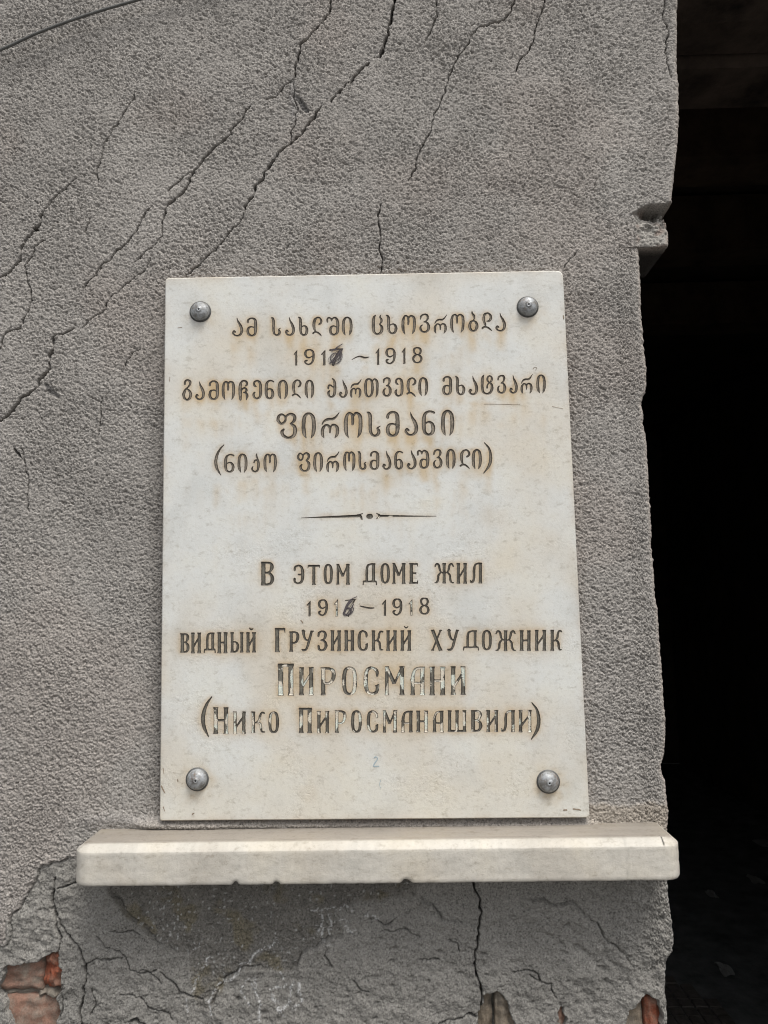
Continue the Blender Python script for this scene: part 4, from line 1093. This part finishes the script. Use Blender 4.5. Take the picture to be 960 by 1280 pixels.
w0 = px2w(P[:, 0], P[:, 1], PLY)
nF = len(front)
tq, er = slab_tint(P)
sc0, er0 = slab_tint(side0)
ang = [(0.0, 1.6)]
rings = []
for fr_, back in ((0.65, 0.0005), (0.15, 0.0014), (0.0, 0.0024), (0.0, 0.012)):
    q_ = side0 + (0 if fr_ == 0 else 0)
    q_ = densify(rounded(outer, 1.6 * fr_, RAD))
    rings.append((q_, back))
cos = [w0]; cols = [tq]; ers = [er]; quads2 = []
nP = len(P)
base_i = np.array([next(k_ for k_, s_ in enumerate(iv) if j in s_) for j in range(0)]) if False else None
vmap = {}
for k_, src in enumerate(iv):
    for q_ in src:
        if q_ < nF: vmap[q_] = k_
prev = [vmap[k_] for k_ in range(nF)]; prevN = nF; off = nP
for ri, (q_, back) in enumerate(rings):
    # resample ring to nF points by matching nearest arc order
    L = np.concatenate([[0], np.cumsum(np.hypot(*(np.roll(q_, -1, 0) - q_).T))]); tt_ = np.linspace(0, L[-1], nF, endpoint=False)
    Lf = np.concatenate([[0], np.cumsum(np.hypot(*(np.roll(front, -1, 0) - front).T))])[:-1] / np.hypot(*(np.roll(front, -1, 0) - front).T).sum() * L[-1]
    qq = np.vstack([q_, q_[:1]])
    pp = np.stack([np.interp(Lf, L, qq[:, 0]), np.interp(Lf, L, qq[:, 1])], 1)
    wv = px2w(pp[:, 0], pp[:, 1], PLY); wv[:, 1] += back
    cos.append(wv); cc_, ee_ = slab_tint(pp)
    if ri >= 2: cc_ = np.tile(np.array([0.33, 0.25, 0.18]), (len(pp), 1)) * (1 + 0.3 * fbm(pp[:, 0], pp[:, 1], 20, 561, 3))[:, None]
    cols.append(cc_); ers.append(ee_)
    nw = list(range(off, off + nF)); off += nF
    for k_ in range(nF): quads2.append((prev[k_], prev[(k_ + 1) % nF], nw[(k_ + 1) % nF], nw[k_]))
    prev = nw
co_ = np.vstack(cos)
T1 = tri.copy()
n0 = np.cross(co_[T1[:, 1]] - co_[T1[:, 0]], co_[T1[:, 2]] - co_[T1[:, 0]])[:, 1]
T1[n0 > 0] = T1[n0 > 0][:, ::-1]
q2 = np.array(quads2)
T2 = np.vstack([q2[:, [0, 1, 2]], q2[:, [0, 2, 3]]])
np_mesh('slab', co_, np.vstack([T1, T2]), M_MB, plaque, False, {'tint': np.vstack(cols), 'erosion': np.concatenate(ers)}, 3)
bp = box('backing', PC[0, 0] + 0.006, PC[1, 0] - 0.006, PLY + 0.0035, PLY + 0.0125, PC[3, 2] + 0.010, PC[1, 2] - 0.014, M_MORT, plaque)
bp['label'] = 'mortar bed behind the slab'


# pen scribbles (flat ink, a hair proud of the stone)
def ribbons(name, strokes, mat, yoff, label=None):
    vs_, fs_ = [], []
    for k_, (pts, wd) in enumerate(strokes):
        sp_ = spline([(a, b, wd) for a, b in pts], n=5)
        w_ = px2w(sp_[:, 0], sp_[:, 1], PLY); w_[:, 1] = PLY - yoff - 0.00004 * k_
        t_ = np.gradient(w_[:, [0, 2]], axis=0); t_ /= np.hypot(*t_.T)[:, None] + 1e-9
        hw = wd * 0.00048 * (0.7 + 0.5 * rsl.rand(len(w_)))
        b_ = len(vs_)
        for p_, q_, a_ in zip(w_, t_, hw):
            for sgn, dy in ((1, 0.0), (-1, 0.0)):
                vs_.append((p_[0] - q_[1] * a_ * sgn, p_[1] + dy, p_[2] + q_[0] * a_ * sgn))
            vs_.append((p_[0], p_[1] - 0.00008, p_[2]))
        for i_ in range(len(w_) - 1):
            c_ = b_ + 3 * i_
            fs_ += [(c_, c_ + 2, c_ + 5, c_ + 3), (c_ + 2, c_ + 1, c_ + 4, c_ + 5)]
    o = py_mesh(name, vs_, fs_, mat, plaque)
    if label: o['label'] = label
    return o


def ell(cx_, cy_, a_, b_, rot, t0, t1, n=16):
    o = []
    for t in np.linspace(t0, t1, n):
        px_, py_ = a_ * math.cos(t), b_ * math.sin(t)
        o.append((cx_ + px_ * math.cos(rot) - py_ * math.sin(rot), cy_ + px_ * math.sin(rot) + py_ * math.cos(rot)))
    return o


rq = random.Random(3)
sc = []
for k_ in range(9):
    sc.append((ell(419.5 + rq.uniform(-1.2, 1.2), 447 + rq.uniform(-1.5, 1.5), rq.uniform(3.5, 10.2), rq.uniform(2.5, 7.2), -0.75 + rq.uniform(-.2, .2), rq.uniform(0, 6), rq.uniform(7, 10), 20), rq.uniform(0.35, 0.5)))
for k_ in range(5):
    a_ = rq.uniform(-6, 6)
    sc.append(([(411 + k_ * 1.1, 455 - k_ * 0.4), (418 + k_ * 0.6, 447 + rq.uniform(-1, 1)), (426 + k_ * 0.3, 438 + k_ * 0.8)], 0.6))
sc += [([(414, 438.5), (420, 436), (428.5, 430)], 0.9), ([(414, 437.5), (421, 437), (429, 436)], 1.0), ([(429, 436), (424, 444), (416, 455)], 1.0), ([(416, 439), (422, 433.5), (428, 430.4)], 0.8)]
ribbons('scribble', sc, M_PEN, 0.0005, 'dark ballpoint scribble over the last digit of the upper year')
sc = []
for k_ in range(9):
    sc.append((ell(434.5 + rq.uniform(-.6, .6), 764.5 + rq.uniform(-.6, .6), rq.uniform(3.8, 6.2), rq.uniform(3.4, 5.0), -0.6, rq.uniform(0, 2), rq.uniform(6.5, 9), 16), 0.6))
for k_ in range(5):
    sc.append(([(430 + k_ * .5, 765), (432.5 + k_ * .5, 757), (438 + k_ * .4, 749.5), (446.5 - k_, 745.5 + k_ * 0.5)], 0.8))
sc.append(([(433, 768), (438, 762), (442, 755)], 1.3)); sc.append(([(431, 762), (437, 754), (441, 751)], 1.5)); sc.append(([(438, 768), (442, 762), (440, 757)], 1.3))
ribbons('scribble', sc, M_PEN, 0.0005, 'dark inked 6 written over the last digit of the lower year')
ribbons('pencil_mark', [([(467.5, 947.5), (470, 945.8), (472, 948.5), (469, 953), (467, 957.5), (474, 957.5)], 1.3), ([(476, 975), (474.5, 980), (476, 985)], 0.6)], M_PENP, 0.0004, 'small faded bluish handwritten 2')
# small chips and scratches
chips = [([(222, 410), (228, 409)], 1.0), ([(212.5, 471), (212, 477)], 1.2), ([(201.5, 982), (204, 987), (206, 991)], 2.0), ([(204, 1008), (206, 1014)], 1.3), ([(240, 1018), (243, 1016)], 1.8),
         ([(704, 1012.5), (709, 1012.3)], 2.2), ([(716, 1011), (724, 1012), (726, 1013)], 2.0), ([(704, 394), (704.6, 399)], 1.8), ([(666, 462), (668, 459), (671, 460), (669, 463)], 0.7), ([(376, 775), (379, 779)], 1.8), ([(311.5, 784.5), (316, 785.5)], 1.3),
         ([(204, 960), (205, 967)], 1.0), ([(222, 974), (222.5, 977)], 1.6), ([(605, 505), (640, 505.6), (650, 505.8)], 0.7), ([(690, 508), (704, 511)], 0.7), ([(450, 541), (462, 541.5)], 0.4)]
chips = [(a, b * 0.75) for a, b in chips]
M_GR = mat_plain('grime', (0.24, 0.19, 0.14), 0.9, 900, 0.6, 0.0003)
for c_ in chips: ribbons('chip_mark', [c_], M_GR, 0.0003)


# bolts
def lathe(name, prof, n, mat, parent, c, axis_y=-1):
    vs_, fs_ = [], []
    for (r_, h_) in prof:
        for k_ in range(n):
            a_ = 2 * math.pi * k_ / n
            vs_.append((c[0] + r_ * math.cos(a_), c[1] - h_, c[2] + r_ * math.sin(a_)))
    for i_ in range(len(prof) - 1):
        for k_ in range(n):
            a_, b_ = i_ * n + k_, i_ * n + (k_ + 1) % n
            fs_.append((a_, a_ + n, b_ + n, b_))
    fs_.append(tuple((len(prof) - 1) * n + k_ for k_ in range(n)))
    return py_mesh(name, vs_, fs_, mat, parent, True)


for (bx, by, lab) in ((249, 387.5, 'domed steel bolt at the upper left corner'), (660.5, 381.5, 'domed steel bolt at the upper right corner'), (245, 975.5, 'domed steel bolt at the lower left corner'), (686.5, 978.5, 'domed steel bolt at the lower right corner')):
    c = px2w(bx, by, PLY - 0.006)
    c[1] = PLY
    R_ = 0.0118
    prof = [(R_, -0.001), (R_, 0.0016), (R_ * 0.985, 0.0030)]
    for t in np.linspace(0, 1, 9)[1:]:
        a_ = t * math.pi / 2
        prof.append((0.0006 + (R_ * 0.93 - 0.0006) * math.cos(a_) ** 0.9 if t < 1 else 0.0035, 0.0030 + 0.0062 * math.sin(a_)))
    prof[-1] = (0.0030, 0.00925); prof += [(0.0010, 0.0091)]
    b = lathe('bolt', prof, 32, M_BOLT, plaque, c)
    b['label'] = lab
    lathe('washer', [(R_ * 1.15, -0.001), (R_ * 1.15, 0.0007), (R_ * 0.95, 0.0010)], 32, M_WASH, b, c)

# ------------------------------------------------------------------ SILL
zt_s = px2w(471, 1031.5, 0.0)[2]
# depth of the nosing from the photograph: inner chamfer edge on screen at y = 1051
def solve_depth(px_, py_, zz):
    lo, hi = 0.0, 0.2
    for _ in range(40):
        m_ = (lo + hi) / 2
        p_ = w2px(np.array([px2w(px_, py_, 0)[0], -m_, zz]))[1]
        if p_ < py_: lo = m_
        else: hi = m_
    return lo


d_in = solve_depth(471, 1050.5, zt_s)
d_f = d_in + 0.009
z_ft = px2w(471, 1063, -d_f)[2]
z_fb = px2w(471, 1105, -d_f)[2]
xL, xR = px2w(95.5, 1083, -d_f + 0.016)[0], px2w(849.5, 1083, -d_f + 0.016)[0]
print('SILL', zt_s, d_in, d_f, z_ft, z_fb, xL, xR)
rc = 0.020
plan = [(xL, 0.03)]
for t in np.linspace(0, -d_f + rc, 30)[0:]: plan.append((xL, t))
for a_ in np.linspace(0, math.pi / 2, 14)[1:-1]: plan.append((xL + rc - rc * math.cos(a_), -d_f + rc - rc * math.sin(a_)))
for t in np.arange(xL + rc, xR - rc, 0.0022): plan.append((t, -d_f))
for a_ in np.linspace(math.pi / 2, 0, 14)[:-1]: plan.append((xR - rc + rc * math.cos(a_), -d_f + rc - rc * math.sin(a_)))
for t in np.linspace(-d_f + rc, 0.0, 30): plan.append((xR, t))
plan.append((xR, 0.03))
plan = np.array(plan)
tg = np.gradient(plan, axis=0); tg /= np.hypot(*tg.T)[:, None]
nrm = np.stack([-tg[:, 1], tg[:, 0]], 1)          # inward normal
ch_ = 0.009
lv = [(z_fb + 0.0, 0.0188), (z_fb + 0.0, 0.010), (z_fb, 0.0022), (z_fb + 0.0005, 0.0009), (z_fb + 0.0022, 0.0)]
for t in np.linspace(0, 1, 12)[1:]: lv.append((z_fb + 0.0022 + (z_ft - z_fb - 0.0022) * t, 0.0))
dz_ = zt_s - z_ft
lv += [(z_ft + 0.12 * dz_, 0.0004), (z_ft + 0.35 * dz_, ch_ * 0.30), (z_ft + 0.7 * dz_, ch_ * 0.66), (z_ft + 0.95 * dz_, ch_ * 0.96), (zt_s, ch_ * 1.15), (zt_s, 0.015), (zt_s, 0.0188)]
sx, sy, sz, sc_ = [], [], [], []
for li, (zz, ins) in enumerate(lv):
    q_ = plan + nrm * ins
    q_[:, 0] = np.clip(q_[:, 0], xL + min(ins, 0.03), xR - min(ins, 0.03))
    q_[:, 1] = np.where(plan[:, 1] > 0.0, 0.03, np.minimum(q_[:, 1], 0.03))
    nn_ = fbm(q_[:, 0], q_[:, 1] + zz * 3, 0.02, 601, 3) * 0.0004 + perlin(q_[:, 0] * 1.0, zz * 2 + q_[:, 1], 0.006, 603) * 0.00022
    sx.append(q_[:, 0] + nrm[:, 0] * nn_); sy.append(q_[:, 1] + nrm[:, 1] * nn_); sz.append(np.full(len(q_), zz) + nn_ * 0.5)
sx, sy, sz = np.array(sx), np.array(sy), np.array(sz)
for cpx, wd, dp in ((294, 0.006, 0.0028), (345, 0.007, 0.0022), (507, 0.006, 0.0034), (508, 0.011, 0.002)):
    cxx = px2w(cpx, 1103, -d_f)[0]
    k_ = np.exp(-((sx - cxx) / (wd / 2)) ** 4) * (1 - sst(0.0005, 0.0042, sz - z_fb)) * (np.abs(sy + d_f) < 0.012)
    sy += k_ * dp * 1.4; sz += k_ * dp * 0.9
k_ = np.exp(-((sx - px2w(802, 1045, -0.03)[0]) / 0.006) ** 2 - ((sy + 0.030) / 0.0012) ** 2) * (sz > z_ft)
nL, nP_ = sx.shape
co_ = np.stack([sx, sy, sz], -1).reshape(-1, 3)
tp = sst(z_ft + 0.75 * dz_, zt_s, co_[:, 2]) * sst(0.0, 0.004, co_[:, 1] + d_f - ch_ * 0.9)
fr_ = np.tile(np.array([0.49, 0.465, 0.412]), (len(co_), 1))
wm = sst(-0.1, 0.5, fbm(co_[:, 0], co_[:, 2] + co_[:, 1], 0.09, 611, 4))[:, None]
fr_ = fr_ * (1 - 0.35 * wm) + 0.35 * wm * np.array([0.40, 0.36, 0.30])
fr_ *= (1 + 0.05 * perlin(co_[:, 0], co_[:, 2] * 0.2, 0.004, 612))[:, None]
tc = np.array([0.285, 0.258, 0.222]) * (1 + 0.18 * fbm(co_[:, 0], co_[:, 1] * 3, 0.05, 615, 4))[:, None]
col_ = fr_ * (1 - tp[:, None]) + tc * tp[:, None]
ck = np.exp(-((co_[:, 0] - px2w(785, 1085, -d_f)[0] + 0.0015 * perlin(co_[:, 2], co_[:, 2] * 0, 0.01, 616)) / 0.0009) ** 2)
col_ *= (1 - 0.28 * ck)[:, None]
ix = np.arange(nL * nP_).reshape(nL, nP_)
q_ = np.stack([ix[:-1, :-1], ix[:-1, 1:], ix[1:, 1:], ix[1:, :-1]], -1).reshape(-1, 4)
sill = np_mesh('stone_sill', co_, q_, M_MB, None, True, {'tint': col_, 'erosion': np.full(len(co_), 0.35)})
# close the top and bottom back to the wall (the loft narrows towards the middle)
import bmesh
bm = bmesh.new(); bm.from_mesh(sill.data)
bm.verts.ensure_lookup_table()
for row in (0, nL - 1):
    r_ = [bm.verts[int(k_)] for k_ in ix[row]]
    try:
        fc_ = bm.faces.new(r_ if row else r_[::-1]); fc_.smooth = False
    except ValueError: pass
bmesh.ops.recalc_face_normals(bm, faces=bm.faces)
bm.to_mesh(sill.data); bm.free()
tag(sill, 'pale stone ledge with rounded corners and dusty top under the marble plaque', 'sill')

# ------------------------------------------------------------------ CABLE
pts = [(-330, 140), (-160, 112), (-60, 84), (0, 62.5), (45, 42), (90, 25), (130, 12), (175, -1), (260, -26), (400, -70)]
sp_ = spline([(a, b, 1) for a, b in pts], n=8)
wp = px2w(sp_[:, 0], sp_[:, 1], -0.012)
vs_, fs_ = [], []
n_ = 10; rad = 0.0019
for i_, p_ in enumerate(wp):
    a = wp[max(i_ - 1, 0)]; b = wp[min(i_ + 1, len(wp) - 1)]; t_ = Vector(b - a).normalized()
    s1 = t_.cross(Vector((0, 1, 0))).normalized(); s2 = t_.cross(s1)
    for k_ in range(n_):
        an = 2 * math.pi * k_ / n_; vs_.append(Vector(p_) + (s1 * math.cos(an) + s2 * math.sin(an)) * rad)
for i_ in range(len(wp) - 1):
    for k_ in range(n_):
        a, b = i_ * n_ + k_, i_ * n_ + (k_ + 1) % n_
        fs_.append((a, b, b + n_, a + n_))
cb = py_mesh('cable', vs_, fs_, M_CABLE, None, True)
tag(cb, 'thin grey cable running diagonally over the wall at the top left corner', 'cable')

# ------------------------------------------------------------------ DARK PASSAGE BEHIND
RX, RB, RC = 2.44, 6.0, 2.95
print('FL', pxfloor(845, 1225), pxfloor(900, 1280), pxfloor(840, 1280))
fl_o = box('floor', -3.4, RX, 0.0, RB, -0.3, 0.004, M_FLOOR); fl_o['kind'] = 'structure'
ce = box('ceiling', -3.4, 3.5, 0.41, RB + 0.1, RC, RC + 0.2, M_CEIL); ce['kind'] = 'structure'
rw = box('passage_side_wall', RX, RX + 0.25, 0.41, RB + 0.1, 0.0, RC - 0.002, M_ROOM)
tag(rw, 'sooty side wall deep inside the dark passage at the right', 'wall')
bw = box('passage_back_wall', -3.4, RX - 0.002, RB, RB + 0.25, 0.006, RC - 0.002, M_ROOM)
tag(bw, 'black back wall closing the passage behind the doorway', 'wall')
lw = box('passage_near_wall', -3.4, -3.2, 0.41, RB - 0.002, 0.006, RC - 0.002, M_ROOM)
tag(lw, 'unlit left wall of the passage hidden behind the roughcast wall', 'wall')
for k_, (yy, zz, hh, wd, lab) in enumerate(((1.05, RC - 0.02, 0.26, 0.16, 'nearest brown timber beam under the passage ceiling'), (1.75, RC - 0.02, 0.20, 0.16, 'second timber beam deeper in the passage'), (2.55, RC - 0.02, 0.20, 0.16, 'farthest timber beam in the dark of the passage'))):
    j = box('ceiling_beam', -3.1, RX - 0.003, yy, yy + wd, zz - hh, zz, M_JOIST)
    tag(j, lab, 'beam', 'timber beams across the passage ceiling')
# tiles by the threshold
for i_ in range(9):
    for k_ in range(8):
        tx, ty = 0.72 + i_ * 0.050, 1.80 + k_ * 0.056
        if i_ * 0.05 + 0.72 > 1.13 - (k_ - 4) * 0.02 and k_ > 4: continue
        t_ = box('floor_tile', tx, tx + 0.043, ty, ty + 0.049, 0.0, 0.012 + 0.0012 * ((i_ * 3 + k_ * 2) % 3), M_TILE, fl_o)


def scrap(px_, py_, sx_, sy_, seed, label):
    c = pxfloor(px_, py_, 0.012)
    rr = random.Random(seed)
    n = 8; vs_, fs_ = [], []
    for i_ in range(n):
        for k_ in range(n):
            u_, v_ = i_ / (n - 1) - .5, k_ / (n - 1) - .5
            e_ = 1 + 0.14 * math.sin(seed + 3 * math.atan2(v_, u_)) - 0.5 * max(0, math.hypot(u_, v_) - 0.45)
            vs_.append((c[0] + u_ * sx_ * e_, c[1] + v_ * sy_ * e_, 0.010 + max(0, 0.006 * math.sin(u_ * 7 + seed) * math.cos(v_ * 6 + seed) + rr.uniform(0, 0.003))))
    m = n * n
    vs_ += [(a, b, z_ - 0.0015) for a, b, z_ in vs_]
    for i_ in range(n - 1):
        for k_ in range(n - 1):
            a = i_ * n + k_
            fs_ += [(a, a + n, a + n + 1, a + 1), (a + m, a + m + 1, a + m + n + 1, a + m + n)]
    o = py_mesh('paper_scrap', vs_, fs_, M_PAPER)
    tag(o, label, 'litter', 'paper scraps on the passage floor')


scrap(906, 1211, 0.05, 0.11, 2, 'largest pale paper scrap on the dark floor, nearest the doorway')
scrap(889, 1117, 0.045, 0.10, 5, 'small grey paper scrap farther back beside the sill end')
scrap(944, 1099, 0.06, 0.12, 9, 'grey paper scrap near the right edge of the photo')
scrap(955, 1054, 0.09, 0.15, 12, 'faint paper scrap farthest back at the right edge')
